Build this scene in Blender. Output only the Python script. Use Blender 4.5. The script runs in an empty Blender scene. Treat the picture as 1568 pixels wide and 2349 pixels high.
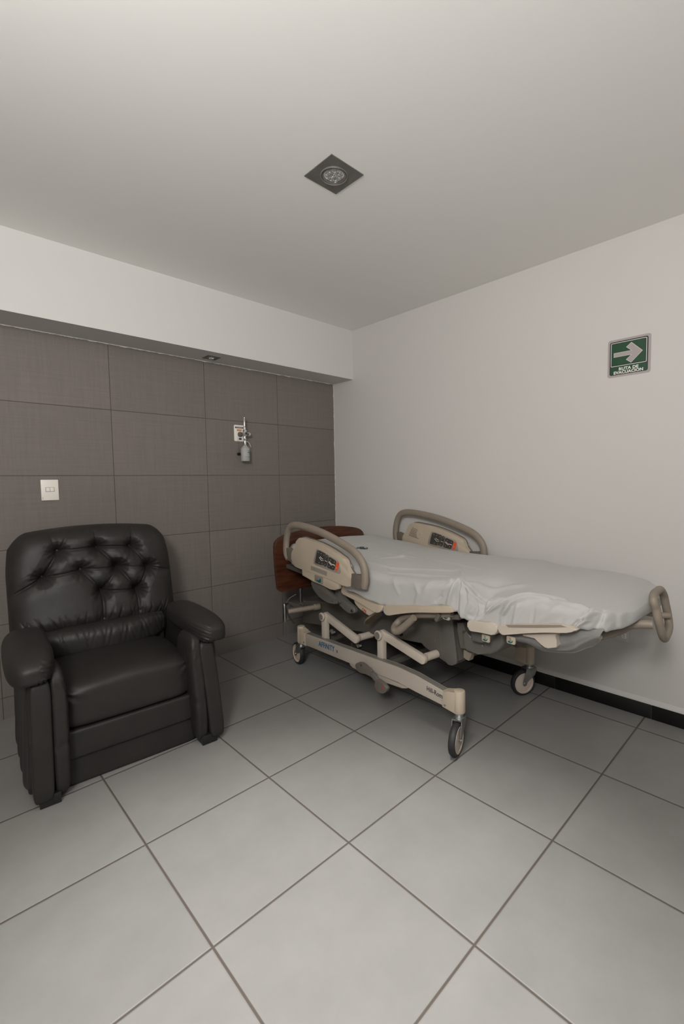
import bpy, bmesh, math, random
from mathutils import Vector, Matrix, noise
random.seed(4)
C = bpy.context.scene.collection
PI = math.pi

# ------------------------------------------------------------------ materials
def srgb(r, g, b):
    f = lambda c: (c/255/12.92 if c/255 <= .04045 else ((c/255+.055)/1.055)**2.4)
    return (f(r), f(g), f(b), 1)

def mat(name, col, rough=.5, metal=0, bump=0, bscale=60, var=0, vscale=4, spec=.5, trans=0, coat=0, sheen=0, stretch=(1, 1, 1)):
    m = bpy.data.materials.new(name); m.use_nodes = True
    nt = m.node_tree; b = nt.nodes['Principled BSDF']
    b.inputs['Base Color'].default_value = col
    b.inputs['Roughness'].default_value = rough
    b.inputs['Metallic'].default_value = metal
    b.inputs['Specular IOR Level'].default_value = spec
    b.inputs['Transmission Weight'].default_value = trans
    b.inputs['Coat Weight'].default_value = coat
    b.inputs['Sheen Weight'].default_value = sheen
    tc = nt.nodes.new('ShaderNodeTexCoord'); mp = nt.nodes.new('ShaderNodeMapping')
    mp.inputs['Scale'].default_value = stretch
    nt.links.new(tc.outputs['Object'], mp.inputs['Vector'])
    if var:
        n = nt.nodes.new('ShaderNodeTexNoise'); n.inputs['Scale'].default_value = vscale; n.inputs['Detail'].default_value = 6
        nt.links.new(mp.outputs[0], n.inputs['Vector'])
        r = nt.nodes.new('ShaderNodeValToRGB')
        r.color_ramp.elements[0].position = .3; r.color_ramp.elements[1].position = .7
        r.color_ramp.elements[0].color = tuple(c*(1-var) for c in col[:3])+(1,)
        r.color_ramp.elements[1].color = tuple(min(1, c*(1+var)) for c in col[:3])+(1,)
        nt.links.new(n.outputs['Fac'], r.inputs['Fac']); nt.links.new(r.outputs['Color'], b.inputs['Base Color'])
    if bump:
        n = nt.nodes.new('ShaderNodeTexNoise'); n.inputs['Scale'].default_value = bscale; n.inputs['Detail'].default_value = 4
        nt.links.new(mp.outputs[0], n.inputs['Vector'])
        bp = nt.nodes.new('ShaderNodeBump'); bp.inputs['Strength'].default_value = bump; bp.inputs['Distance'].default_value = .002
        nt.links.new(n.outputs['Fac'], bp.inputs['Height']); nt.links.new(bp.outputs[0], b.inputs['Normal'])
    return m

M = {}
M['paint'] = mat('wall_paint', (.585, .563, .538, 1), .75, bump=.15, bscale=18, var=.012, vscale=1.3, spec=.25)
M['ceil'] = mat('ceiling_paint', (.88, .862, .83, 1), .8, bump=.1, bscale=12, spec=.2)
M['beam'] = mat('beam_paint', (.655, .64, .617, 1), .75, bump=.1, bscale=14, spec=.25)
M['leather'] = mat('black_leather', (.0235, .0211, .0193, 1), .47, bump=.3, bscale=420, spec=.36, var=.12, vscale=9)
M['button'] = mat('leather_button', (.09, .085, .08, 1), .4, spec=.5)
M['black_plastic'] = mat('black_plastic', (.012, .012, .012, 1), .4)
M['beige'] = mat('beige_plastic', srgb(183, 169, 150), .42, bump=.1, bscale=300, var=.03, vscale=8)
M['cream'] = mat('cream_paint', srgb(172, 162, 148), .38, var=.03, vscale=10)
M['lightplastic'] = mat('pale_plastic', srgb(192, 181, 168), .42, var=.02)
M['taupe'] = mat('taupe_tube', srgb(134, 123, 110), .5, var=.04, vscale=15)
M['taupe_dark'] = mat('taupe_insert', srgb(102, 94, 86), .55)
M['railwhite'] = mat('rail_paint', srgb(176, 166, 155), .35, var=.03, vscale=6)
M['railtop'] = mat('rail_top_strip', srgb(120, 116, 110), .35)
M['grey'] = mat('grey_plastic', srgb(100, 96, 91), .45, bump=.1, bscale=200, var=.04)
M['greydark'] = mat('dark_grey_cover', srgb(92, 87, 81), .55, var=.05)
M['steel'] = mat('steel', (.5, .5, .49, 1), .28, metal=1, var=.15, vscale=30)
M['galv'] = mat('galvanised_steel', (.42, .43, .42, 1), .38, metal=1, var=.2, vscale=25)
M['chrome'] = mat('chrome', (.75, .75, .74, 1), .12, metal=1)
M['rubber'] = mat('black_rubber', (.018, .018, .018, 1), .6, var=.2, vscale=30)
M['hub'] = mat('wheel_hub', srgb(190, 176, 164), .5, var=.04)
M['sheet'] = mat('cotton_sheet', (.455, .445, .43, 1), .9, bump=.25, bscale=500, spec=.1, sheen=.15)
M['teal'] = mat('teal_ink', srgb(0, 92, 98), .5)
M['blue'] = mat('blue_ink', srgb(10, 88, 122), .5)
M['darkink'] = mat('dark_ink', srgb(52, 52, 56), .5)
M['redink'] = mat('red_ink', srgb(165, 60, 45), .5)
M['panel_dark'] = mat('keypad_dark', srgb(62, 58, 54), .45)
M['bezel'] = mat('keypad_bezel', srgb(150, 143, 135), .4)
M['icon'] = mat('keypad_icon', srgb(225, 220, 212), .5)
M['ring'] = mat('keypad_ring', srgb(120, 114, 107), .5)
M['orange'] = mat('keypad_orange', srgb(214, 92, 54), .45)
M['orangepale'] = mat('keypad_orange_pale', srgb(240, 170, 140), .45)
M['labelgrey'] = mat('label_grey', srgb(140, 132, 124), .5)
M['bluepart'] = mat('blue_plastic', srgb(24, 40, 96), .4)
M['amber'] = mat('amber_disc', srgb(120, 105, 85), .3, var=.1)
M['switch'] = mat('switch_plastic', srgb(236, 231, 221), .35)
M['switch_gap'] = mat('switch_gap', srgb(110, 102, 92), .6)
M['signgrey'] = mat('sign_grey', srgb(164, 153, 151), .5)
M['signgreen'] = mat('sign_green', srgb(6, 62, 32), .5)
M['signdark'] = mat('sign_dark_green', srgb(26, 40, 31), .5)
M['signwhite'] = mat('sign_white', srgb(222, 218, 210), .5)
M['lampmetal'] = mat('lamp_metal', (.20, .195, .182, 1), .5, metal=.45, var=.12, vscale=20)
M['lampring'] = mat('lamp_ring', (.26, .225, .218, 1), .35, metal=.5)
M['lens'] = mat('lamp_lens', (.42, .43, .43, 1), .25, var=.1)
M['reflector'] = mat('led_reflector', (.9, .92, .92, 1), .12, metal=1)
M['leddark'] = mat('led_core', (.12, .13, .14, 1), .3)
M['bottle'] = mat('frosted_bottle', (.52, .51, .50, 1), .5, trans=.25)
M['green_ink'] = mat('green_ink', srgb(60, 120, 62), .5)
M['labelorange'] = mat('label_orange', srgb(222, 146, 96), .5)
M['plaster'] = mat('caulk', (.66, .64, .61, 1), .8, bump=.4, bscale=80)
M['blacktile'] = mat('black_tile', (.006, .006, .006, 1), .35, spec=.4, var=.1)
M['grout'] = mat('grout', srgb(70, 66, 62), .8)
M['emblem'] = mat('emblem_ink', srgb(56, 66, 68), .7)
M['cable'] = mat('cable', (.02, .02, .02, 1), .5)
M['cablegrey'] = mat('grey_cable', srgb(84, 80, 76), .5)

def wood():
    m = bpy.data.materials.new('cherry_wood'); m.use_nodes = True
    nt = m.node_tree; b = nt.nodes['Principled BSDF']; b.inputs['Roughness'].default_value = .33
    b.inputs['Coat Weight'].default_value = .15
    tc = nt.nodes.new('ShaderNodeTexCoord'); mp = nt.nodes.new('ShaderNodeMapping'); mp.inputs['Scale'].default_value = (3, 3, 34)
    n = nt.nodes.new('ShaderNodeTexNoise'); n.inputs['Scale'].default_value = 2.2; n.inputs['Detail'].default_value = 8; n.inputs['Distortion'].default_value = .6
    r = nt.nodes.new('ShaderNodeValToRGB'); e = r.color_ramp.elements
    e[0].position = .3; e[0].color = srgb(56, 30, 19); e[1].position = .72; e[1].color = srgb(98, 56, 37)
    nt.links.new(tc.outputs['Object'], mp.inputs[0]); nt.links.new(mp.outputs[0], n.inputs['Vector'])
    nt.links.new(n.outputs['Fac'], r.inputs[0]); nt.links.new(r.outputs[0], b.inputs['Base Color'])
    return m
M['wood'] = wood()

def math_node(nt, op, a, b=None, c=None):
    n = nt.nodes.new('ShaderNodeMath'); n.operation = op
    for i, v in enumerate((a, b, c)):
        if v is None: continue
        if isinstance(v, (int, float)): n.inputs[i].default_value = v
        else: nt.links.new(v, n.inputs[i])
    return n.outputs[0]

def tile_material(name, ax, ay, ox, oy, sx, sy, gw, tilecol, groutcol, kind):
    """square-set tiles in object space with recessed grout joints"""
    m = bpy.data.materials.new(name); m.use_nodes = True
    nt = m.node_tree; b = nt.nodes['Principled BSDF']
    tc = nt.nodes.new('ShaderNodeTexCoord'); sp = nt.nodes.new('ShaderNodeSeparateXYZ')
    nt.links.new(tc.outputs['Object'], sp.inputs[0])
    def joint(o, off, size):
        t = math_node(nt, 'DIVIDE', math_node(nt, 'SUBTRACT', o, off), size)
        fl = math_node(nt, 'FLOOR', t); fr = math_node(nt, 'SUBTRACT', t, fl)
        d = math_node(nt, 'MULTIPLY', math_node(nt, 'SUBTRACT', .5, math_node(nt, 'ABSOLUTE', math_node(nt, 'SUBTRACT', fr, .5))), size)
        return fl, d
    fx, dx = joint(sp.outputs[ax], ox, sx); fy, dy = joint(sp.outputs[ay], oy, sy)
    d = math_node(nt, 'MINIMUM', dx, dy)
    fac = nt.nodes.new('ShaderNodeMapRange'); fac.inputs['From Min'].default_value = gw*.35; fac.inputs['From Max'].default_value = gw*.65
    nt.links.new(d, fac.inputs['Value'])
    hgt = nt.nodes.new('ShaderNodeMapRange'); hgt.inputs['From Min'].default_value = gw*.3; hgt.inputs['From Max'].default_value = gw*1.0
    nt.links.new(d, hgt.inputs['Value'])
    # a slight change of tone from tile to tile
    cb = nt.nodes.new('ShaderNodeCombineXYZ'); nt.links.new(fx, cb.inputs[0]); nt.links.new(fy, cb.inputs[1])
    wn = nt.nodes.new('ShaderNodeTexWhiteNoise'); nt.links.new(cb.outputs[0], wn.inputs['Vector'])
    base = nt.nodes.new('ShaderNodeMix'); base.data_type = 'RGBA'
    if kind == 'floor':
        n1 = nt.nodes.new('ShaderNodeTexNoise'); n1.inputs['Scale'].default_value = 5; n1.inputs['Detail'].default_value = 9; n1.inputs['Roughness'].default_value = .62
        nt.links.new(tc.outputs['Object'], n1.inputs['Vector'])
        v = n1.outputs['Fac']; base.inputs['A'].default_value = tuple(c*.84 for c in tilecol[:3])+(1,); base.inputs['B'].default_value = tuple(c*1.16 for c in tilecol[:3])+(1,)
        b.inputs['Roughness'].default_value = .42; b.inputs['Specular IOR Level'].default_value = .35
        tone = .05
    else:
        outs = []
        for sc in ((260, 260, 9), (7, 7, 420), (60, 60, 3), (3, 3, 90)):
            mp = nt.nodes.new('ShaderNodeMapping'); mp.inputs['Scale'].default_value = sc
            nt.links.new(tc.outputs['Object'], mp.inputs[0])
            n1 = nt.nodes.new('ShaderNodeTexNoise'); n1.inputs['Scale'].default_value = 1; n1.inputs['Detail'].default_value = 3
            nt.links.new(mp.outputs[0], n1.inputs['Vector']); outs.append(n1.outputs['Fac'])
        v = math_node(nt, 'MULTIPLY', math_node(nt, 'ADD', math_node(nt, 'ADD', outs[0], outs[1]), math_node(nt, 'ADD', outs[2], outs[3])), .25)
        mr = nt.nodes.new('ShaderNodeMapRange'); mr.inputs['From Min'].default_value = .4; mr.inputs['From Max'].default_value = .6
        nt.links.new(v, mr.inputs['Value']); v = mr.outputs[0]
        base.inputs['A'].default_value = tuple(c*.91 for c in tilecol[:3])+(1,); base.inputs['B'].default_value = tuple(c*1.09 for c in tilecol[:3])+(1,)
        b.inputs['Roughness'].default_value = .6; b.inputs['Specular IOR Level'].default_value = .3
        tone = .04
    nt.links.new(v, base.inputs['Factor'])
    hs = nt.nodes.new('ShaderNodeHueSaturation'); nt.links.new(base.outputs['Result'], hs.inputs['Color'])
    nt.links.new(math_node(nt, 'ADD', math_node(nt, 'MULTIPLY', wn.outputs['Value'], tone*2), 1-tone), hs.inputs['Value'])
    mx = nt.nodes.new('ShaderNodeMix'); mx.data_type = 'RGBA'; mx.inputs['A'].default_value = groutcol
    nt.links.new(hs.outputs[0], mx.inputs['B']); nt.links.new(fac.outputs[0], mx.inputs['Factor'])
    nt.links.new(mx.outputs['Result'], b.inputs['Base Color'])
    bp = nt.nodes.new('ShaderNodeBump'); bp.inputs['Strength'].default_value = .8; bp.inputs['Distance'].default_value = .0015
    h = math_node(nt, 'ADD', hgt.outputs[0], math_node(nt, 'MULTIPLY', v, .05 if kind == 'floor' else .12))
    nt.links.new(h, bp.inputs['Height']); nt.links.new(bp.outputs[0], b.inputs['Normal'])
    return m
M['floor'] = tile_material('floor_tile', 0, 1, -1.154, -1.440, .5, .5, .0068, (.222, .217, .207, 1), srgb(84, 77, 71), 'floor')
M['walltile'] = tile_material('linen_wall_tile', 0, 2, -1.785, 1.307, .599, .397, .003, (.185, .163, .147, 1), srgb(76, 69, 64), 'wall')

# ------------------------------------------------------------------ mesh helpers
def finish(bm, name, m, parent=None, smooth=35, label=None):
    bmesh.ops.recalc_face_normals(bm, faces=bm.faces)
    me = bpy.data.meshes.new(name); bm.to_mesh(me); bm.free()
    if smooth:
        me.shade_smooth(); me.set_sharp_from_angle(angle=math.radians(smooth))
    me.materials.append(m)
    o = bpy.data.objects.new(name, me); C.objects.link(o)
    if parent is not None: o.parent = parent
    if label: o['label'] = label
    return o

def box(bm, c, s, bev=0, rot=None, seg=2):
    r = bmesh.ops.create_cube(bm, size=1); vs = r['verts']
    bmesh.ops.scale(bm, vec=s, verts=vs)
    if bev:
        es = list({e for v in vs for e in v.link_edges})
        g = bmesh.ops.bevel(bm, geom=es, offset=bev, segments=seg, affect='EDGES', profile=.5)
        vs = list({v for f in g['faces'] for v in f.verts} | {v for v in vs if v.is_valid})
    if rot is not None: bmesh.ops.rotate(bm, verts=vs, cent=(0, 0, 0), matrix=rot)
    bmesh.ops.translate(bm, verts=vs, vec=c)
    return vs

def prism(bm, pts, axis, a0, a1, bev=0, seg=2):
    """outline in the two other axes, extruded from a0 to a1 along axis"""
    def P(p, a):
        return {'X': (a, p[0], p[1]), 'Y': (p[0], a, p[1]), 'Z': (p[0], p[1], a)}[axis]
    q = []
    for p in pts:
        if not q or (abs(p[0]-q[-1][0])+abs(p[1]-q[-1][1])) > 1e-5: q.append(p)
    v0 = [bm.verts.new(P(p, a0)) for p in q]; v1 = [bm.verts.new(P(p, a1)) for p in q]
    n = len(q); fs = [bm.faces.new(v0[::-1]), bm.faces.new(v1)]
    for i in range(n): fs.append(bm.faces.new((v0[i], v0[(i+1) % n], v1[(i+1) % n], v1[i])))
    if bev:
        es = [e for f in fs[:2] for e in f.edges]
        bmesh.ops.bevel(bm, geom=es, offset=bev, segments=seg, affect='EDGES', profile=.5, clamp_overlap=True)

def smooth_outline(pts, n=4, closed=True):
    out = []; N = len(pts)
    rng = range(N) if closed else range(N-1)
    for i in rng:
        if closed: p = [pts[(i+k) % N] for k in (-1, 0, 1, 2)]
        else: p = [pts[max(0, i-1)], pts[i], pts[i+1], pts[min(N-1, i+2)]]
        for j in range(n):
            t = j/n; t2 = t*t; t3 = t2*t
            out.append(tuple(.5*((2*p[1][k])+(-p[0][k]+p[2][k])*t+(2*p[0][k]-5*p[1][k]+4*p[2][k]-p[3][k])*t2+(-p[0][k]+3*p[1][k]-3*p[2][k]+p[3][k])*t3) for k in range(len(p[0]))))
    if not closed: out.append(tuple(pts[-1]))
    return out

def tube(bm, pts, r, seg=14, closed=False, flat=None, smooth=0, caps=True):
    """round bar along a path; r may be a list; flat=(side, up) scales the section"""
    if smooth: 
        if isinstance(r, (list, tuple)):
            pts4 = [tuple(p)+(rr,) for p, rr in zip(pts, r)]
            s = smooth_outline(pts4, smooth, closed); pts = [p[:3] for p in s]; r = [p[3] for p in s]
        else: pts = smooth_outline([tuple(p) for p in pts], smooth, closed)
    P = [Vector(p) for p in pts]; N = len(P)
    rad = r if isinstance(r, (list, tuple)) else [r]*N
    T = []
    for i in range(N):
        a = P[(i-1) % N] if closed else P[max(0, i-1)]; b = P[(i+1) % N] if closed else P[min(N-1, i+1)]
        T.append((b-a).normalized())
    ref = Vector((1, 0, 0)) if abs(T[0].x) < .8 else Vector((0, 0, 1))
    nrm = (ref-T[0]*ref.dot(T[0])).normalized(); rings = []
    for i in range(N):
        nrm = (nrm-T[i]*nrm.dot(T[i])).normalized(); bi = T[i].cross(nrm)
        fa, fb = flat if flat else (1, 1)
        rings.append([bm.verts.new(P[i]+nrm*math.cos(2*PI*k/seg)*rad[i]*fa+bi*math.sin(2*PI*k/seg)*rad[i]*fb) for k in range(seg)])
    for i in range(N if closed else N-1):
        A = rings[i]; B = rings[(i+1) % N]
        for k in range(seg): bm.faces.new((A[k], A[(k+1) % seg], B[(k+1) % seg], B[k]))
    if caps and not closed: bm.faces.new(rings[0][::-1]); bm.faces.new(rings[-1])

def cyl(bm, a, b, r, seg=24, r2=None, bev=0):
    a = Vector(a); b = Vector(b); d = (b-a); L = d.length; d.normalize(); r2 = r if r2 is None else r2
    if bev: pts = [a, a+d*bev*.3, a+d*bev, b-d*bev, b-d*bev*.3, b]; rr = [r-bev, r-bev*.3, r, r2, r2-bev*.3, r2-bev]
    else: pts = [a, b]; rr = [r, r2]
    ref = Vector((1, 0, 0)) if abs(d.x) < .8 else Vector((0, 0, 1)); n = (ref-d*ref.dot(d)).normalized(); bi = d.cross(n)
    rings = [[bm.verts.new(p+(n*math.cos(2*PI*k/seg)+bi*math.sin(2*PI*k/seg))*q) for k in range(seg)] for p, q in zip(pts, rr)]
    for A, B in zip(rings, rings[1:]):
        for k in range(seg): bm.faces.new((A[k], A[(k+1) % seg], B[(k+1) % seg], B[k]))
    bm.faces.new(rings[0][::-1]); bm.faces.new(rings[-1])

def lathe(bm, prof, c, axis=(0, 0, 1), seg=32):
    d = Vector(axis).normalized(); ref = Vector((1, 0, 0)) if abs(d.x) < .8 else Vector((0, 1, 0)); n = (ref-d*ref.dot(d)).normalized(); bi = d.cross(n); c = Vector(c)
    rings = []
    for r, h in prof:
        if r < 1e-6: rings.append([bm.verts.new(c+d*h)])
        else: rings.append([bm.verts.new(c+d*h+(n*math.cos(2*PI*k/seg)+bi*math.sin(2*PI*k/seg))*r) for k in range(seg)])
    for A, B in zip(rings, rings[1:]):
        for k in range(seg):
            a0, a1 = A[k % len(A)], A[(k+1) % len(A)]; b0, b1 = B[k % len(B)], B[(k+1) % len(B)]
            vs = []
            for v in (a0, a1, b1, b0):
                if v not in vs: vs.append(v)
            if len(vs) > 2: bm.faces.new(vs)

def superbox(bm, c, h, p=5, n=18, fn=None):
    """rounded, padded block; fn moves each point (in normalised coordinates too)"""
    verts = {}
    def V(x, y, z):
        k = (round(x*1000), round(y*1000), round(z*1000))
        if k not in verts:
            d = Vector((x, y, z)); r = (abs(x)**p+abs(y)**p+abs(z)**p)**(-1/p); d = d*r
            co = Vector((c[0]+d.x*h[0], c[1]+d.y*h[1], c[2]+d.z*h[2]))
            if fn: co = fn(co, d)
            verts[k] = bm.verts.new(co)
        return verts[k]
    g = [math.tan((-1+2*i/n)*PI/4) for i in range(n+1)]
    for ax in range(3):
        for s in (-1, 1):
            for i in range(n):
                for j in range(n):
                    q = []
                    for (a, b) in ((g[i], g[j]), (g[i+1], g[j]), (g[i+1], g[j+1]), (g[i], g[j+1])):
                        v = [0, 0, 0]; v[ax] = s; v[(ax+1) % 3] = a; v[(ax+2) % 3] = b; q.append(V(*v))
                    bm.faces.new(q)

def text_obj(name, body, size, m, parent, loc, right, up, sx=1, thick=.0006, offset=0, spacing=1, label=None, align='LEFT', shear=0):
    cu = bpy.data.curves.new(name, 'FONT'); cu.body = body; cu.size = size; cu.extrude = thick; cu.offset = offset
    cu.space_character = spacing; cu.align_x = align; cu.shear = shear; cu.resolution_u = 3
    t = bpy.data.objects.new(name+'_tmp', cu); C.objects.link(t)
    bpy.context.view_layer.update()
    me = bpy.data.meshes.new_from_object(t.evaluated_get(bpy.context.evaluated_depsgraph_get()))
    bpy.data.objects.remove(t); bpy.data.curves.remove(cu)
    R = Vector(right).normalized(); U = Vector(up).normalized(); N = R.cross(U)
    L = Vector(loc)
    for v in me.vertices:
        co = v.co.copy(); v.co = L+R*co.x*sx+U*co.y+N*co.z
    me.materials.clear(); me.materials.append(m); me.name = name
    o = bpy.data.objects.new(name, me); C.objects.link(o); o.parent = parent
    if label: o['label'] = label
    return o

def root(name, label, cat, loc, rotdeg=0):
    o = bpy.data.objects.new(name, None); C.objects.link(o); o.empty_display_size = .1
    o.location = loc; o.rotation_euler = (0, 0, math.radians(rotdeg)); o['label'] = label; o['category'] = cat
    return o
def structure(o): o['kind'] = 'structure'; return o
def B(): return bmesh.new()

# ------------------------------------------------------------------ camera
k = .5/.6
cam_d = bpy.data.cameras.new('camera'); cam = bpy.data.objects.new('camera', cam_d); C.objects.link(cam)
yaw, pit, rol = .7906, -.0634, -.0140
fw = Vector((math.cos(pit)*math.cos(yaw), math.cos(pit)*math.sin(yaw), math.sin(pit)))
r_ = fw.cross(Vector((0, 0, 1))).normalized(); u_ = r_.cross(fw)
Rv = r_*math.cos(rol)+u_*math.sin(rol); Uv = -r_*math.sin(rol)+u_*math.cos(rol)
mw = Matrix((Rv, Uv, -fw)).transposed().to_4x4(); mw.translation = Vector((-3.1956, -3.6766, 1.5094))*k
cam.matrix_world = mw
cam_d.sensor_fit = 'HORIZONTAL'; cam_d.sensor_width = 36; cam_d.lens = 1044.69*36/1568
cam_d.shift_x = -52.98/1568; cam_d.shift_y = -6.73/1568; cam_d.clip_start = .05
bpy.context.scene.camera = cam

# ------------------------------------------------------------------ room
XL, YB, H = -4.4, -5.0, 2.497
HB, BD = 2.099, .2487
def slab(name, c, s, m):
    b = B(); box(b, c, s); return structure(finish(b, name, m, smooth=0))
slab('floor', ((XL)/2, YB/2, -.05), (-XL+.2, -YB+.2, .1), M['floor']).data
slab('ceiling', (XL/2, YB/2, H+.05), (-XL+.2, -YB+.2, .1), M['ceil'])
slab('wall_left', (XL/2, .05, H/2), (-XL+.2, .1, H), M['walltile'])
slab('wall_right', (.05, YB/2, H/2), (.1, -YB+.2, H), M['paint'])
slab('wall_far', (XL-.05, YB/2, H/2), (.1, -YB, H), M['paint'])
slab('trim_1', (XL/2, -BD/2, (H+HB)/2), (-XL, BD, H-HB), M['beam'])
# rear wall with a window opening that lets the daylight in
b = B(); wx0, wx1, wz0, wz1 = -3.9, -1.3, .75, 2.25
box(b, ((XL+wx0)/2, YB-.05, H/2), (wx0-XL, .1, H)); box(b, (wx1/2, YB-.05, H/2), (-wx1, .1, H))
box(b, ((wx0+wx1)/2, YB-.05, wz0/2), (wx1-wx0, .1, wz0)); box(b, ((wx0+wx1)/2, YB-.05, (H+wz1)/2), (wx1-wx0, .1, H-wz1))
structure(finish(b, 'wall_rear', M['paint'], smooth=0))
b = B()
for x in (wx0+.02, (wx0+wx1)/2, wx1-.02): box(b, (x, YB-.04, (wz0+wz1)/2), (.04, .05, wz1-wz0))
for z in (wz0+.02, wz1-.02): box(b, ((wx0+wx1)/2, YB-.04, z), (wx1-wx0, .05, .04))
structure(finish(b, 'window_1', M['switch'], smooth=0))
# ragged sealant where the tiling stops short of the soffit and of the corner
def ragged(name, along, n, L0, L1, base, amp):
    b = B(); prev = None
    for i in range(n+1):
        t = L0+(L1-L0)*i/n; w = base+amp*max(0, noise.noise((t*23, 3.1*len(name), 0)))+amp*.5*random.random()
        if along == 'x': a = (t, -.0022, HB); c = (t, -.0022, HB-w); d = (t, 0, HB-w*.9)
        else: a = (0, -.0022, t); c = (-w, -.0022, t); d = (-w*.9, 0, t)
        cur = [b.verts.new(a), b.verts.new(c), b.verts.new(d)]
        if prev:
            b.faces.new((prev[0], cur[0], cur[1], prev[1])); b.faces.new((prev[1], cur[1], cur[2], prev[2]))
        prev = cur
    structure(finish(b, name, M['plaster'], smooth=0))
ragged('trim_2', 'x', 500, XL, 0, .002, .006)
ragged('trim_3', 'z', 260, 0, HB, .002, .006)
b = B(); z0 = .0745
js = [0]
y = -.47
while y > YB: js.append(y); y -= .5
js.append(YB)
for a, c in zip(js, js[1:]):
    box(b, (-.006, (a+c)/2, z0/2), (.012, abs(a-c)-.003, z0), .0012)
structure(finish(b, 'baseboard_right', M['blacktile'], smooth=30))
b = B(); box(b, (-.004, YB/2, z0/2-.002), (.008, -YB, z0-.002)); structure(finish(b, 'trim_4', M['grout'], smooth=0))
b = B(); prism(b, [(0, z0-.002), (-.009, z0-.002), (-.010, z0+.004), (-.005, z0+.010), (-.003, z0+.022), (0, z0+.026)], 'Y', YB, 0)
structure(finish(b, 'trim_5', M['paint'], smooth=60))

# ------------------------------------------------------------------ ceiling lights
def downlight(loc, s, label):
    t = root('ceiling_light', label, 'ceiling light', loc)
    b = B(); R0 = s*.33
    # square plate with a round hole
    n = 48; ring = []; sq = []; 
    for i in range(n):
        a = 2*PI*i/n; c_, s_ = math.cos(a), math.sin(a); kk = (s/2)/max(abs(c_), abs(s_))
        sq.append((c_*kk, s_*kk)); ring.append((c_*R0, s_*R0))
    for zz, flip in ((-.003, 0),):
        V1 = [b.verts.new((x, y, zz)) for x, y in sq]; V2 = [b.verts.new((x, y, zz)) for x, y in ring]; V0 = [b.verts.new((x, y, 0)) for x, y in sq]
        V3 = [b.verts.new((x, y, .012)) for x, y in ring]
        for i in range(n):
            j = (i+1) % n
            b.faces.new((V1[i], V1[j], V2[j], V2[i])); b.faces.new((V0[i], V0[j], V1[j], V1[i])); b.faces.new((V2[i], V2[j], V3[j], V3[i]))
    finish(b, 'faceplate', M['lampmetal'], t, 30)
    b = B(); lathe(b, [(R0*1.0, -.003), (R0*1.0, -.006), (R0*.96, -.008), (R0*.9, -.005), (R0*.88, -.001)], (0, 0, 0), seg=48)
    finish(b, 'trim_ring', M['lampmetal'], t, 30)
    b = B(); lathe(b, [(R0*.87, 0), (R0*.86, -.005), (R0*.80, -.006), (R0*.74, -.004), (R0*.71, .002)], (0, 0, 0), seg=48)
    finish(b, 'lamp_ring', M['lampring'], t, 30)
    b = B(); lathe(b, [(R0*.72, .002), (R0*.6, -.001), (0, -.002)], (0, 0, 0), seg=40)
    ln = finish(b, 'lens', M['lens'], t, 40)
    ps = [(0, 0)]+[(R0*.48*math.cos(PI/8+i*PI/4), R0*.48*math.sin(PI/8+i*PI/4)) for i in range(8)]
    for x, y in ps:
        b = B(); rr = R0*.155
        lathe(b, [(rr, -.0015), (rr*1.0, -.005), (rr*.85, -.0065), (rr*.55, -.003), (rr*.4, -.0022)], (x, y, 0), seg=20)
        lathe(b, [(rr*.4, -.0022), (rr*.3, -.0045), (0, -.005)], (x, y, 0), seg=14)
        finish(b, 'led_cup', M['reflector'], ln, 40)
    return t
downlight((-1.380, -1.6145, H), .171, 'square grey downlight with nine small lamps in the middle of the ceiling')
downlight((-1.1835, -.113, HB), .091, 'small square downlight in the underside of the beam above the tiled wall')

# ------------------------------------------------------------------ wall switch
t = root('light_switch', 'cream two-button light switch plate on the dark tiled wall above the recliner', 'light switch', (-2.119, 0, 1.227))
b = B(); box(b, (0, -.005, 0), (.083, .010, .116), .0025); finish(b, 'plate', M['switch'], t)
b = B(); box(b, (0, -.0104, 0.003), (.041, .0012, .0245)); finish(b, 'recess', M['switch_gap'], t, 0)
for x in (-.0098, .0098):
    b = B(); box(b, (x, -.0115, .003), (.0182, .004, .022), .001); finish(b, 'rocker', M['switch'], t)
b = B(); box(b, (-.035, -.0102, -.045), (.0015, .0006, .013)); finish(b, 'maker_mark', M['labelgrey'], t, 0)

# ------------------------------------------------------------------ outlet behind the bed foot
t = root('wall_outlet', 'pale wall socket plate low on the right wall behind the foot of the bed', 'wall socket', (0, -2.314, .408))
b = B(); box(b, (-.004, 0, 0), (.008, .088, .062), .002); finish(b, 'plate', M['paint'], t)
for y in (-.02, .02):
    b = B(); box(b, (-.0085, y, 0), (.002, .024, .028), .0008); o = finish(b, 'socket', M['switch'], t)
    for dz in (-.005, .005):
        b = B(); box(b, (-.0098, y, dz), (.0008, .009, .002)); finish(b, 'slot', M['switch_gap'], o, 0)

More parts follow.
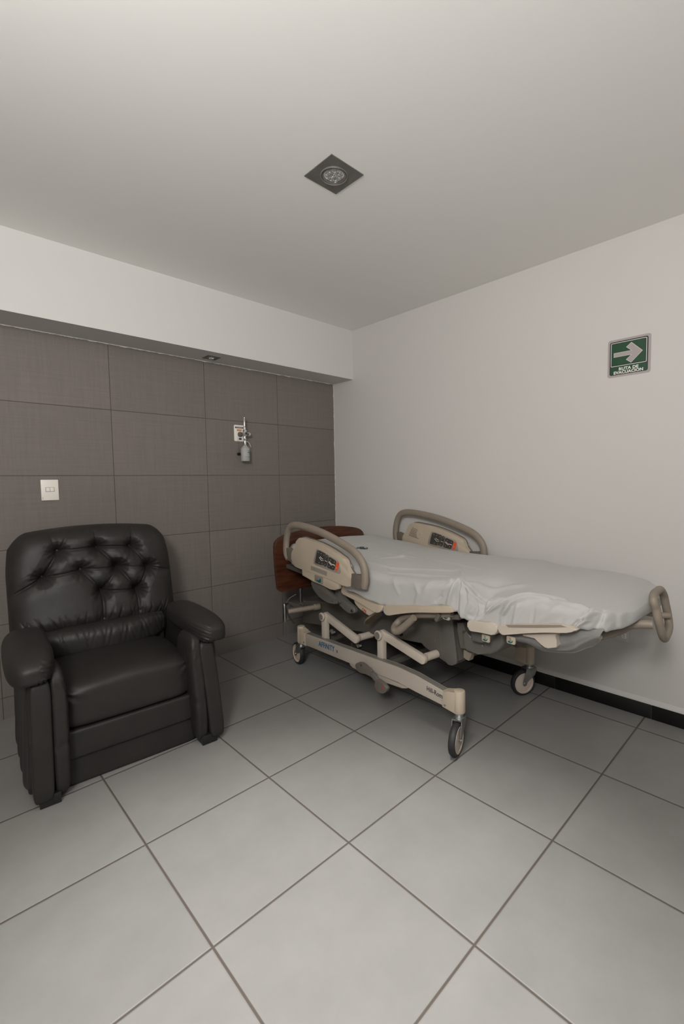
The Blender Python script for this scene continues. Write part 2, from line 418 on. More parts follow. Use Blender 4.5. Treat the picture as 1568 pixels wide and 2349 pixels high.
# ------------------------------------------------------------------ evacuation sign
def rrect(w, h, r, n=5, cx=0, cz=0):
    out = []
    for qx, qz, a0 in ((1, 1, 0), (-1, 1, 90), (-1, -1, 180), (1, -1, 270)):
        for i in range(n+1):
            a = math.radians(a0+90*i/n); out.append((cx+qx*(w/2-r)+r*math.cos(a), cz+qz*(h/2-r)+r*math.sin(a)))
    return out
sgn = root('evacuation_sign', 'green and grey evacuation route sign with a right arrow on the white wall', 'sign', (0, -2.325, 1.8775))
def signlayer(name, pts, d, m):   # pts: (right along -Y, up)
    b = B(); prism(b, [(-p[0], p[1]) for p in pts], 'X', -d, -d+.0006 if d > .0012 else 0); return finish(b, name, m, sgn, 0)
signlayer('backing', rrect(.200, .194, .012), .0012, M['signgrey'])
signlayer('green_field', rrect(.178, .172, .009, cx=-.001), .0018, M['signdark'])
signlayer('lower_green', rrect(.168, .160, .004, cx=-.001, cz=-.001), .0020, M['signgreen'])
signlayer('frame_line', rrect(.170, .128, .005, cx=-.001, cz=.019), .0024, M['signdark'])
signlayer('white_line', rrect(.1665, .1225, .005, cx=-.001, cz=.019), .0028, M['signwhite'])
signlayer('inner_edge', rrect(.161, .117, .002, cx=-.001, cz=.019), .0032, M['signdark'])
signlayer('inner_green', rrect(.153, .109, .002, cx=-.001, cz=.019), .0036, M['signgreen'])
arrow = [(-.072, .0085), (.021, .0085), (.000, .029), (.022, .048), (.0695, .017), (.022, -.047), (.000, -.029), (.018, -.0165), (-.072, -.0165)]
arrow = [(-.074, .0), (.0, .0)]
A_ = [(-.070, .028), (.012, .028), (-.012, .049), (.012, .0695), (.064, .0175), (.012, -.034), (-.012, -.0145), (.012, .006), (-.070, .006)]
signlayer('arrow_edge', [(p[0]*1.0, (p[1]-.0175)*1.0+.0175) for p in A_], .0040, M['signwhite'])
inner = [(-.0685, .0265), (.0155, .0265), (-.0095, .049), (.012, .0672), (.0618, .0175), (.012, -.0317), (-.0095, -.0145), (.0155, .0075), (-.0685, .0075)]
signlayer('arrow', inner, .0044, M['signgrey'])
text_obj('lettering', 'RUTA DE', .0205, M['signwhite'], sgn, (-.0022, 0, -.0640), (0, -1, 0), (0, 0, 1), sx=1.05, offset=.0008, spacing=1.05, align='CENTER')
text_obj('lettering', 'EVACUACION', .0205, M['signwhite'], sgn, (-.0022, .001, -.0820), (0, -1, 0), (0, 0, 1), sx=1.02, offset=.0008, spacing=1.04, align='CENTER')

# ------------------------------------------------------------------ oxygen outlet and flowmeter
ox = root('oxygen_outlet', 'white oxygen outlet plate set in the dark tiled wall behind the flowmeter', 'wall outlet', (-.925, 0, 1.616))
b = B(); prism(b, rrect(.094, .119, .007), 'Y', -.008, 0, .0015); finish(b, 'plate', M['switch'], ox)
b = B(); box(b, (-.008, -.0085, .041), (.066, .001, .011)); lab = finish(b, 'name_label', M['darkink'], ox, 0)
text_obj('lettering', 'OXIGENO', .0095, M['icon'], lab, (-.008, -.0092, .0375), (1, 0, 0), (0, 0, 1), sx=1.2, align='CENTER', thick=.0002)
b = B(); box(b, (-.008, -.0085, .022), (.038, .001, .013)); finish(b, 'notice_label', M['labelorange'], ox, 0, 'orange sticker')
b = B(); box(b, (-.001, -.0085, -.041), (.021, .001, .014)); finish(b, 'small_label', M['darkink'], ox, 0, 'small black sticker')
b = B(); lathe(b, [(.019, 0), (.019, .006), (.016, .012), (.0155, .02), (.012, .021)], (-.003, -.008, -.009), (0, -1, 0), 28); finish(b, 'socket', M['grey'], ox)
b = B(); tube(b, [(-.022, -.012, -.030), (-.022, -.014, -.06), (-.019, -.013, -.1), (-.016, -.012, -.145)], .0009, 6, smooth=4); finish(b, 'chain', M['cablegrey'], ox)
b = B(); lathe(b, [(0, -.012), (.008, -.012), (.0095, -.004), (.0095, .006), (.006, .011), (0, .012)], (-.018, -.012, -.152), (1, 0, .15), 20); finish(b, 'dust_cap', M['black_plastic'], ox, label='black dust cap hanging on its cord')

fx, fy = -.915, -.055
fm = root('oxygen_flowmeter', 'chrome oxygen flowmeter with a frosted humidifier bottle plugged into the wall outlet', 'flowmeter', (fx, 0, 1.42))
zz = lambda z: z-1.42
b = B(); cyl(b, (-.016, -.026, zz(1.607)), (-.008, -.040, zz(1.607)), .0125, 20); cyl(b, (-.014, -.022, zz(1.607)), (0, fy, zz(1.607)), .009, 18); finish(b, 'adapter', M['grey'], fm)
b = B(); cyl(b, (0, fy, zz(1.592)), (0, fy, zz(1.628)), .015, 24, bev=.003); cyl(b, (0, fy-.002, zz(1.61)), (0, fy-.022, zz(1.61)), .0125, 24, bev=.002); finish(b, 'body', M['chrome'], fm)
b = B(); cyl(b, (0, fy-.0222, zz(1.61)), (0, fy-.0232, zz(1.61)), .0092, 24); finish(b, 'badge', M['darkink'], fm)
b = B(); cyl(b, (.010, fy, zz(1.61)), (.026, fy, zz(1.61)), .006, 16)
finish(b, 'valve_stem', M['black_plastic'], fm)
b = B()
for i in range(12):
    a = 2*PI*i/12; box(b, (.035, fy+.0115*math.cos(a), zz(1.608)+.0115*math.sin(a)), (.017, .003, .003), .0008)
cyl(b, (.026, fy, zz(1.608)), (.044, fy, zz(1.608)), .0115, 24, bev=.002); finish(b, 'knob', M['chrome'], fm)
b = B(); cyl(b, (0, fy, zz(1.628)), (0, fy, zz(1.722)), .0088, 24, bev=.002); cyl(b, (0, fy, zz(1.72)), (0, fy, zz(1.729)), .007, 20, bev=.002)
cyl(b, (0, fy, zz(1.626)), (0, fy, zz(1.636)), .0155, 6); finish(b, 'flow_tube', M['chrome'], fm)
b = B(); box(b, (0, fy-.0088, zz(1.69)), (.003, .001, .07)); finish(b, 'scale', M['darkink'], fm, 0)
b = B(); cyl(b, (0, fy, zz(1.592)), (0, fy, zz(1.575)), .006, 18); cyl(b, (0, fy, zz(1.577)), (0, fy, zz(1.562)), .0115, 8, bev=.002)
cyl(b, (0, fy, zz(1.562)), (0, fy, zz(1.524)), .0105, 24, bev=.001); finish(b, 'outlet_fitting', M['chrome'], fm)
b = B(); tube(b, [(.010, fy, zz(1.552)), (.022, fy, zz(1.553)), (.034, fy, zz(1.543)), (.045, fy, zz(1.523)), (.049, fy, zz(1.513))], [.003, .003, .003, .003, .002], 10, smooth=5); finish(b, 'spout', M['lightplastic'], fm)
b = B(); lathe(b, [(.011, zz(1.526)), (.0125, zz(1.524)), (.031, zz(1.503)), (.0325, zz(1.499)), (.032, zz(1.412)), (.030, zz(1.409)), (0, zz(1.409))], (0, fy, 0), seg=32); bo = finish(b, 'bottle', M['bottle'], fm, 40)
b = B()
def arc_patch(b, a0, a1, z0, z1, r=.0328):
    n = 6; pv = None
    for i in range(n+1):
        a = math.radians(a0+(a1-a0)*i/n); x, y = r*math.sin(a), fy-r*math.cos(a)
        cur = (b.verts.new((x, y, zz(z0))), b.verts.new((x, y, zz(z1))))
        if pv: b.faces.new((pv[0], cur[0], cur[1], pv[1]))
        pv = cur
for (a0, a1, z0, z1) in ((-35, 10, 1.4850, 1.4862), (10, 45, 1.4815, 1.4845), (0, 48, 1.4700, 1.4755), (28, 46, 1.4535, 1.4550), (22, 27, 1.456, 1.4645), (32, 50, 1.4630, 1.4645), (-35, 10, 1.4400, 1.4412), (8, 22, 1.4435, 1.4450), (10, 46, 1.4360, 1.4395)):
    arc_patch(b, a0, a1, z0, z1)
finish(b, 'printing', M['green_ink'], bo, 0, 'green level marks and printing')

# ------------------------------------------------------------------ recliner
ch = root('recliner_chair', 'black leather recliner armchair with a button-tufted back against the dark tiled wall', 'armchair', (-2.04, -1.0, 0), -4)
def segd(x, z, a, b_):
    ax, az = a; bx, bz = b_; dx, dz = bx-ax, bz-az; L2 = dx*dx+dz*dz
    t = max(0, min(1, ((x-ax)*dx+(z-az)*dz)/L2)); px, pz = ax+t*dx, az+t*dz
    return math.hypot(x-px, z-pz), t
BTN = [(-.171, .917), (.004, .922), (.173, .908), (-.243, .793), (-.077, .812), (.093, .806), (.250, .787), (.009, .690), (.180, .672)]
bp_ = BTN
CR = [(bp_[0], bp_[1], .7), (bp_[1], bp_[2], 1), (bp_[0], bp_[3], 1), (bp_[3], bp_[4], .6), (bp_[1], bp_[5], 1), (bp_[2], bp_[6], 1), (bp_[4], bp_[5], .5), (bp_[5], bp_[6], .4),
      (bp_[4], bp_[7], .9), (bp_[5], bp_[7], .8), (bp_[5], bp_[8], 1), (bp_[6], bp_[8], 1), (bp_[7], bp_[8], .7), (bp_[3], (-.37, .72), .9), (bp_[6], (.38, .745), .8),
      (bp_[7], (.006, .555), 1), (bp_[8], (.178, .56), 1), (bp_[2], (.185, 1.02), .7), (bp_[1], (0, 1.0), .5), (bp_[0], (-.2, 1.0), .3), (bp_[0], (-.12, 1.0), .3)]
def back_front(x, z):
    """depth pushed into the tufted front at x, z"""
    d = 0
    for (bx, bz) in BTN:
        r = math.hypot(x-bx, z-bz)
        if r < .14:
            d += .030*math.exp(-(r/.034)**1.25)
            a = math.atan2(z-bz, x-bx)
            d += .0028*math.exp(-((r-.03)/.026)**2)*math.cos(a*(9+int(bx*40) % 4)+bz*30+2*noise.noise((bx*9, a, 0)))
    for a, c_, w in CR:
        sag = .012*math.sin(7*(a[0]+c_[1]))
        dd, t = segd(x+sag*0, z, a, c_)
        if dd < .05:
            off = .008*math.sin(t*PI)*math.sin(31*a[0]+17*c_[1]); dd = abs(dd-off) if False else dd
            d += w*(.011*math.exp(-(dd/.006)**2)+.015*math.exp(-(dd/.030)**2))
    # gathers above the lumbar seam
    for g in range(46):
        gx = -.33+.0148*g+.006*math.sin(g*5.1); top = .57+.045*abs(math.sin(g*2.3)); lean = .35*math.sin(g*1.9)+(gx*1.2)
        if z < top+.01 and abs(x-(gx+lean*(z-.53))) < .02:
            q = (x-(gx+lean*(z-.53)))/.0045; d += .0055*math.exp(-q*q)*max(0, min(1, (top-z)/.05))
    return d
NB, MBk = 200, 190
def back_pt(u, v, front):
    x = .385*u*(1-.035*max(0, (v-.7)/.3)**2); ax = abs(x)
    zt = 1.036-.022*(x/.3)**2-.072*max(0, (ax-.285)/.09)**2.0
    zb = .50
    z = zb+(zt-zb)*v
    yc = .66+(z-.5)*.22
    eu = max(0, 1-abs(u)**5); ev = max(0, 1-max(0, (v-.72)/.28)**3.0)
    low = 1-max(0, (.16-v)/.16)**2*.55
    if front:
        th = .115*math.sqrt(eu)*math.sqrt(ev)*low
        y = yc-th+back_front(x, z)*min(1, eu*2)*min(1, ev*2+.2)
        y -= .006*noise.noise((x*6, z*6, 2))*eu
    else:
        y = yc+.06*math.sqrt(eu)*math.sqrt(ev)
    return (x+.008, y, z)
b = B(); G = {}
for j in range(MBk+1):
    v = j/MBk; v = math.sin(v*PI/2)**.85 if False else v
    for i in range(NB+1):
        u = math.sin((-1+2*i/NB)*PI/2)*.35+(-1+2*i/NB)*.65
        G[i, j] = b.verts.new(back_pt(u, v, True))
for j in range(MBk):
    for i in range(NB): b.faces.new((G[i, j], G[i+1, j], G[i+1, j+1], G[i, j+1]))
Hh = {}
nb2, mb2 = 40, 38
for j in range(MBk+1):
    for i in (0, NB): pass
for j in range(mb2+1):
    for i in range(nb2+1):
        if i in (0, nb2) or j == mb2:
            Hh[i, j] = G[i*NB//nb2, j*MBk//mb2]
        else:
            u = -1+2*i/nb2; u = math.sin(u*PI/2)*.35+u*.65; Hh[i, j] = b.verts.new(back_pt(u, j/mb2, False))
for j in range(mb2):
    for i in range(nb2):
        f = [Hh[i, j], Hh[i, j+1], Hh[i+1, j+1], Hh[i+1, j]]
        if len(set(f)) == 4: b.faces.new(f)
bk = finish(b, 'backrest', M['leather'], ch, 0)
bk.data.shade_smooth()
def back_y(x, z):
    yc = .66+(z-.5)*.22; return yc
for (bx, bz) in BTN:
    u = bx/.385; zt = 1.036-.022*(bx/.3)**2-.072*max(0, (abs(bx)-.285)/.09)**2.0; v = (bz-.5)/(zt-.5)
    p = back_pt(u, v, True)
    b = B(); lathe(b, [(0, .0135), (.004, .013), (.0075, .0105), (.009, .006), (.008, -.003)], p, (0, -1, .22), 18); finish(b, 'tufting_button', M['button'], bk, 60)
# small scuff left of the centre of the back
# lumbar roll
def lumb(co, d):
    w = 0
    for g in range(40):
        gx = -.30+.0152*g+.005*math.sin(g*3.7); w += (.0032+.0022*math.sin(g*7.3))*math.exp(-((co.x-gx-.35*math.sin(g*1.3)*(co.z-.48))/.0042)**2)
    if d.y < 0: co.y += w*min(1, abs(d.z)*.9+.35)
    co.y += .09*(d.x**2)*.35
    co.z += .012*d.x*d.x+.006*noise.noise((co.x*5, 1, 2)); return co
b = B(); superbox(b, (.005, .605, .462), (.325, .125, .082), 3.2, 90, lumb); finish(b, 'lumbar_roll', M['leather'], ch, 0).data.shade_smooth()
# seat cushion that rolls over its front edge
def seatf(co, d):
    if d.z > 0: co.z += .030*(1-d.x*d.x)*(1-(d.y+.25)**2*.75)*max(0, d.z)
    cx = min(abs(co.x-.015-.30), abs(co.x-.015+.30))
    if d.y < -.3:
        for s in (-1, 1):
            dx = (co.x-.015)*s; r = math.hypot(dx-.275, co.z-.405)
            if r < .12:
                a = math.atan2(co.z-.405, dx-.275); co.y += .004*math.sin(a*11+s)*math.exp(-((r-.04)/.035)**2)
        co.y += .0025*noise.noise((co.x*7, co.z*14, 0))
    if d.z > .5: co.z += .003*noise.noise((co.x*8, co.y*3, 4))
    return co
b = B(); superbox(b, (.013, .325, .327), (.288, .265, .094), 6.5, 64, seatf); finish(b, 'seat_cushion', M['leather'], ch, 0).data.shade_smooth()
def pan(co, d):
    co.y += .002*noise.noise((co.x*6, co.z*10, 7)); return co
b = B(); superbox(b, (.02, .155, .179), (.284, .088, .0610), 14, 24, pan); finish(b, 'footrest_panel', M['leather'], ch, 60)
b = B(); superbox(b, (.02, .17, .062), (.284, .088, .0610), 14, 24, pan); finish(b, 'footrest_panel', M['leather'], ch, 60)
for s in (-1, 1):
    ox_ = .010
    def armpad(co, d, s=s):
        # rounder, wider and slightly drooping at the front
        f = max(0, -d.y); co.z -= .020*f*f*(1 if d.z < 0 else .6)
        co.z -= .018*max(0, d.x*s)**2
        if d.z < .2 and d.x*s < 0 and d.y < -.4: co.z += .004*math.sin(co.x*420)*(.2-d.z)
        if d.y < -.2 and d.x*s < -.3: co.y += .003*math.sin(co.z*380+co.x*200)
        co.z += .003*noise.noise((co.x*9, co.y*7, s)); return co
    b = B(); superbox(b, (ox_+s*.350, .245, .557), (.082, .285, .058), 3.2, 40, armpad); finish(b, 'armrest_pad', M['leather'], ch, 0).data.shade_smooth()
    # inner gathered roll
    def inner(co, d, s=s):
        zz_ = (co.z-.02)/.5
        co.x += s*((.028 if s > 0 else .004)*max(0, (.5-co.z)/.5)-.045*max(0, (co.z-.42)/.12)**2*-.3)
        w = 0
        for z0 in (.465, .445, .425, .40, .235, .222): w += math.exp(-((co.z-z0+.5*(co.x-s*.26)*s)/.006)**2)
        co.y += .0045*w+.002*noise.noise((co.x*12, co.z*9, 5)); co.x += s*.003*w; return co
    b = B(); superbox(b, (.008+s*.268, .105, .275), (.032, .110, .262), 4.5, 34, inner); finish(b, 'arm_roll', M['leather'], ch, 0).data.shade_smooth()
    # outer front panel
    def outer(co, d, s=s):
        zz_ = co.z; co.x += s*((.044 if s > 0 else .006)*max(0, (.45-zz_)/.45)**.8 if zz_ < .45 else 0); co.y += .02*max(0, (.25-zz_)/.25)*0; return co
    b = B(); superbox(b, ((.326 if s > 0 else -.322), .035, .262), (.036, .045, .240), 7, 26, outer); finish(b, 'arm_front_panel', M['leather'], ch, 0).data.shade_smooth()
    # side panel with loose pleats
    def side(co, d, s=s):
        t = max(0, (.45-co.z)/.45)
        co.x += s*(.012*t+.007*math.sin(co.y*46+co.z*9)*t*(1 if d.x*s > 0 else 0)); return co
    b = B(); superbox(b, (ox_+s*.345, .36, .275), (.034, .33, .250), 8, 44, side); finish(b, 'side_panel', M['leather'], ch, 0).data.shade_smooth()
    for y in (.04, .60):
        b = B(); prism(b, [(ox_+s*.318-.035, y-.035), (ox_+s*.318+.035, y-.035), (ox_+s*.318+.035, y+.035), (ox_+s*.318-.035, y+.035)], 'Z', 0, .045, .004); finish(b, 'foot', M['black_plastic'], ch)
# rear body under the back
b = B(); box(b, (.01, .62, .30), (.60, .10, .48), .02); finish(b, 'rear_frame', M['leather'], ch)

# ------------------------------------------------------------------ hospital bed
bed = root('hospital_bed', 'beige adjustable hospital bed on casters with a cherry wood headboard by the white wall', 'bed', (-.455, -.38, 0), -3.5)
def part(bm, name, m, parent=bed, sm=35, label=None): return finish(bm, name, M[m], parent, sm, label)

# headboard
hb = [(-.30, .470), (-.372, .470), (-.396, .476), (-.408, .494), (-.412, .52), (-.424, .66), (-.427, .80), (-.412, .838), (-.375, .862), (-.30, .884), (-.16, .900), (.0, .907), (.14, .903), (.28, .884), (.355, .862), (.388, .836), (.398, .80), (.395, .64), (.385, .52), (.378, .488), (.35, .472), (.28, .470)]
def inset(pts, d):
    cx = sum(p[0] for p in pts)/len(pts); cz = sum(p[1] for p in pts)/len(pts); out = []
    hx = max(abs(p[0]-cx) for p in pts); hz = max(abs(p[1]-cz) for p in pts)
    return [(cx+(p[0]-cx)*(1-d/hx), cz+(p[1]-cz)*(1-d/hz)) for p in pts]
b = B(); prism(b, smooth_outline(hb, 3), 'Y', -.008, .022, .009, 3); hbo = part(b, 'headboard', 'wood', sm=30)
b = B()
o_ = smooth_outline(inset(hb, .045), 3); i_ = smooth_outline(inset(hb, .056), 3); i2 = smooth_outline(inset(hb, .07), 3)
va = [b.verts.new((p[0], -.0085, p[1])) for p in o_]; vb = [b.verts.new((p[0], -.0100, p[1])) for p in i_]; vc = [b.verts.new((p[0], -.0088, p[1])) for p in i2]
for A, Bv in ((va, vb), (vb, vc)):
    for i in range(len(A)): b.faces.new((A[i], A[(i+1) % len(A)], Bv[(i+1) % len(A)], Bv[i]))
b.faces.new(vc)
part(b, 'raised_panel', 'wood', hbo, 20)
for x in (-.215, .20):
    b = B(); cyl(b, (x, .008, .30), (x, .008, .50), .011, 18); part(b, 'headboard_post', 'steel')
# head crossbar carrying the board and the corner bumpers
b = B(); box(b, (-.01, -.02, .345), (.62, .04, .035), .006); part(b, 'head_crossbar', 'greydark')
rq = [(-0.193,0.44),(-0.209,0.316),(-0.246,0.4)]
for s in (-1, 1):
    kx = .475 if s < 0 else .36
    b = B(); cyl(b, (s*kx, rq[0][0], rq[1][1]), (s*kx, rq[0][0], rq[0][1]), .0125, 20, bev=.002); part(b, 'bumper_roller', 'steel')
    e = kx-.475
    b = B(); tube(b, [(s*(.468+e), -.228, .392), (s*(.42+e), -.248, .395), (s*(.34+e), -.275, .399), (s*(.30+e), -.290, .401)], .0165, 18, smooth=4); bt_ = part(b, 'bumper_arm', 'taupe')
    b = B(); cyl(b, (s*(.305+e), -.288, .401), (s*(.262+e), -.303, .403), .0225, 24, bev=.004); part(b, 'end_cap', 'taupe', bt_)
    b = B(); box(b, (s*(.40+e), -.17, .385), (.16, .012, .024), .002); box(b, (s*(.33+e), -.10, .385), (.02, .16, .024), .002); part(b, 'bumper_bracket', 'greydark')
    b = B(); box(b, (s*(.445+e), -.16, .425), (.03, .012, .008), .001); part(b, 'catch', 'black_plastic')

# base frame
def rail(s):
    X0 = s*.375; Y1 = -1.555 if s < 0 else -1.49
    top = [(-.30, .247), (-.75, .264), (-1.18, .283), (-1.30, .279), (Y1+.07, .258)]
    bot = [(Y1+.07, .188), (-1.30, .196), (-1.18, .204), (-.75, .186), (-.30, .170)]
    b = B(); prism(b, top+bot, 'X', X0-.022, X0+.022, .003); r = part(b, 'base_rail', 'railwhite')
    b = B()
    tp = [(y, z+.0012) for y, z in top]
    prism(b, tp+[(y, z-.004) for y, z in top[::-1]], 'X', X0-.016, X0+.016); part(b, 'rail_strip', 'railtop', r, label='darker strip along the top of the rail')
    # corner posts
    for (yy, zt, e) in ((-.235, .278, 1), (Y1, .285, -1)):
        b = B(); cyl(b, (X0, yy, .180 if e < 0 else .162), (X0, yy, zt), .027, 28, r2=.026, bev=.006)
        arm = [(yy, zt-.004), (yy-e*.025, zt-.012), (yy-e*.045, zt-.026 if e > 0 else zt-.020), (yy-e*.080, (.252 if e > 0 else .262)), (yy-e*.085, .166 if e > 0 else .182), (yy, .175 if e < 0 else .164)]
        if e > 0: arm = arm[::-1]
        prism(b, arm, 'X', X0-.0245, X0+.0245, .005)
        pc = part(b, 'corner_post', 'beige')
        b = B(); cyl(b, (X0+s*.024, yy-e*.066, .186 if e > 0 else .196), (X0+s*.0265, yy-e*.066, .186 if e > 0 else .196), .005, 14); part(b, 'screw', 'steel', pc)
    return r
rl = rail(-1); rr_ = rail(1)
ta = [(-0.47,0.207),(-0.65,0.215),(-0.656,0.217),(-1.374,0.229),(-1.471,0.222)]
def on_rail(name, body, p, q, size, m, sx, off, label=None, sp=1):
    v = Vector((0, q[0]-p[0], q[1]-p[1])).normalized()
    return text_obj(name, body, size, m, rl, (-.3978, p[0], p[1]), v, (0, 0, 1), sx=sx, offset=off, spacing=sp, label=label)
on_rail('lettering', 'AFFiNiTY', ta[0], ta[1], .0475, M['blue'], .84, .0006, 'teal lettering', 1.03)
on_rail('lettering', 'II', ta[2], ta[1] if False else (ta[2][0]-.02, ta[2][1]), .019, M['blue'], 1.15, .0004, None, .9)
b = B()
for z in (ta[2][1]+.0004, ta[2][1]+.0132): box(b, (-.3985, ta[2][0]-.0062, z), (.0012, .0155, .0018))
part(b, 'numeral_serif', 'blue', rl, 0)
on_rail('lettering', 'Hill-Rom', ta[3], ta[4], .033, M['darkink'], .84, .00015, 'dark lettering', 1.0)
b = B(); lathe(b, [(.0016, 0), (.0026, 0), (.0026, .0006), (.0016, .0006)], (-.3972, -1.468, .212), (-1, 0, 0), 16); part(b, 'trade_ring', 'labelgrey', rl)
# cross members and lower skirt that carries the pedal
for y in (-.42, -.98):
    b = B(); box(b, (0, y, .215), (.71, .045, .035), .006); part(b, 'cross_member', 'greydark')
skirt = [(-.765, .194), (-.775, .172), (-.80, .163), (-1.00, .160), (-1.20, .176), (-1.236, .188), (-1.240, .199), (-1.0, .192)]
b = B(); prism(b, skirt, 'X', -.392, -.362, .003); part(b, 'pedal_bracket', 'railwhite')
# brake and steer pedal
b = B(); cyl(b, (-.39, -1.000, .180), (-.425, -1.000, .180), .010, 16); cyl(b, (-.395, -1.0, .18), (-.41, -1.0, .18), .017, 20); part(b, 'pedal_axle', 'black_plastic')
pq = [(-0.876,0.214),(-0.886,0.228),(-0.917,0.241),(-0.944,0.24),(-0.981,0.231),(-1.013,0.221),(-1.002,0.2),(-0.965,0.193),(-0.931,0.185),(-0.901,0.188),(-0.882,0.198)]
b = B(); prism(b, smooth_outline(pq, 3), 'X', -.437, -.415, .005); pu = part(b, 'brake_pedal', 'taupe_dark')
pq2 = [(-1.046,0.187),(-1.069,0.19),(-1.107,0.183),(-1.134,0.17),(-1.13,0.152),(-1.113,0.135),(-1.089,0.126),(-1.058,0.127),(-1.038,0.138),(-1.041,0.163)]
b = B(); prism(b, smooth_outline(pq2, 3), 'X', -.437, -.415, .005); pl_ = part(b, 'brake_pedal', 'taupe_dark')
pc_ = [(-1.002,0.213),(-1.027,0.213),(-1.066,0.186),(-1.055,0.17),(-1.037,0.177),(-0.998,0.194)]
b = B(); prism(b, pc_, 'X', -.436, -.416, .003); part(b, 'pedal_lever', 'grey')
c1 = [(-0.93,0.231),(-1.107,0.164)]
for (cc, mm, pp) in ((c1[0], 'darkink', pu), (c1[1], 'redink', pl_)):
    b = B(); cyl(b, (-.4365, cc[0], cc[1]), (-.4382, cc[0], cc[1]), .0065, 16); part(b, 'pedal_dot', mm, pp)

# lift arms
def lift(s, knob, end, low):
    X0 = s*.352
    ky, kz = knob; ey, ez = end
    b = B(); prism(b, [(ky-.021, low), (ky+.021, low), (ky+.021, kz), (ky-.021, kz)], 'X', X0-.016, X0+.016, .002); cyl(b, (X0-.020, ky, kz), (X0+.020, ky, kz), .021, 28); part(b, 'lift_post', 'lightplastic')
    dy, dz = ey-ky, ez-kz; L = math.hypot(dy, dz); ny, nz = -dz/L, dy/L; w = .0235
    pts = []
    for i in range(9): a = PI/2+PI*i/8; pts.append((ky+(-math.cos(a)*0)+w*(ny*math.sin(a)+dy/L*math.cos(a)), kz+w*(nz*math.sin(a)+dz/L*math.cos(a))))
    for i in range(9): a = -PI/2+PI*i/8; pts.append((ey+w*(ny*math.sin(a)+dy/L*math.cos(a)), ez+w*(nz*math.sin(a)+dz/L*math.cos(a))))
    Xa = X0-s*.008
    b = B(); prism(b, pts, 'X', Xa-.012, Xa+.012, .002); ar = part(b, 'lift_arm', 'lightplastic', sm=25)
    b = B(); cyl(b, (X0+s*.020, ky, kz), (X0+s*.034, ky, kz), .0265, 28, bev=.005); cp = part(b, 'pivot_cap', 'lightplastic')
    b = B(); cyl(b, (X0+s*.0335, ky, kz), (X0+s*.0355, ky, kz), .0195, 28); part(b, 'cap_disc', 'ring', cp)
    return ar
KN = [(-0.484,0.395),(-1.01,0.407)]
EA = [(-0.779,0.317),(-1.304,0.349)]
for s in (-1, 1):
    lift(s, KN[0], EA[0], .235); lift(s, KN[1], EA[1], .262)
for (y, z) in EA:
    b = B(); cyl(b, (-.318, y, z+.004), (-.23, y-.012, z+.006), .021, 24); cyl(b, (.318, y, z+.004), (.23, y-.012, z+.006), .021, 24); cyl(b, (-.25, y-.01, z+.005), (.25, y-.01, z+.005), .018, 20); part(b, 'torsion_shaft', 'lightplastic')

# grey drive cover under the deck
sh = [(-0.077,0.396),(-0.417,0.45),(-0.601,0.457),(-0.846,0.47),(-1.398,0.597),(-1.425,0.519),(-1.441,0.39),(-1.443,0.351),(-1.416,0.321),(-1.381,0.321),(-1.353,0.34),(-1.268,0.355),(-1.22,0.373),(-1.217,0.391),(-1.027,0.363),(-0.793,0.336),(-0.46,0.289),(-0.059,0.232)]
b = B(); prism(b, sh, 'X', -.25, .24, .006); cov = part(b, 'drive_cover', 'greydark', sm=25)
rq = [(-1.322,0.537),(-1.336,0.54),(-1.367,0.349),(-1.359,0.342),(-1.347,0.357)]
b = B(); prism(b, rq, 'X', -.2535, -.242, .001); part(b, 'cover_rib', 'grey', cov)
rq = [(-1.336,0.543),(-1.422,0.562),(-1.448,0.359),(-1.443,0.34),(-1.418,0.324),(-1.393,0.322),(-1.367,0.34)]
b = B(); prism(b, rq, 'X', -.257, -.242, .003); part(b, 'cover_flap', 'grey', cov)
for (y, z) in [(-1.3,0.527),(-1.316,0.426)]:
    b = B(); cyl(b, (-.25, y, z), (-.259, y, z), .003, 10); part(b, 'rivet', 'chrome', cov)
kb = [(-1.066,0.395)][0]
b = B(); cyl(b, (-.248, kb[0], kb[1]), (-.260, kb[0], kb[1]), .008, 14); part(b, 'cover_plug', 'black_plastic', cov)
# cables
def cable(pts, r, m, name='cable'):
    b = B(); tube(b, pts, r, 8, smooth=6); return part(b, name, m, sm=60)
cable([(-.26, .0, .43), (-.31, .02, .40), (-.335, .03, .34), (-.31, .02, .27), (-.28, 0, .22)], .006, 'cablegrey')
for (cy, cz, rr) in ((-.475, .282, .024), (-.73, .262, .035)):
    n = 26; pts = [(-.30+.012*math.sin(i*.9), cy+rr*math.cos(i*.62)*(1+.12*math.sin(i)), cz+rr*.85*math.sin(i*.62)) for i in range(n)]
    b = B(); tube(b, pts, .0032, 8, smooth=2); part(b, 'cable_coil', 'cable', sm=60)
    b = B(); box(b, (-.315, cy-.03, cz+.006), (.018, .03, .014), .002, Matrix.Rotation(.6, 3, 'X')); box(b, (-.32, cy-.055, cz+.01), (.014, .02, .012), .002, Matrix.Rotation(-.4, 3, 'X')); part(b, 'cable_plug', 'ring')

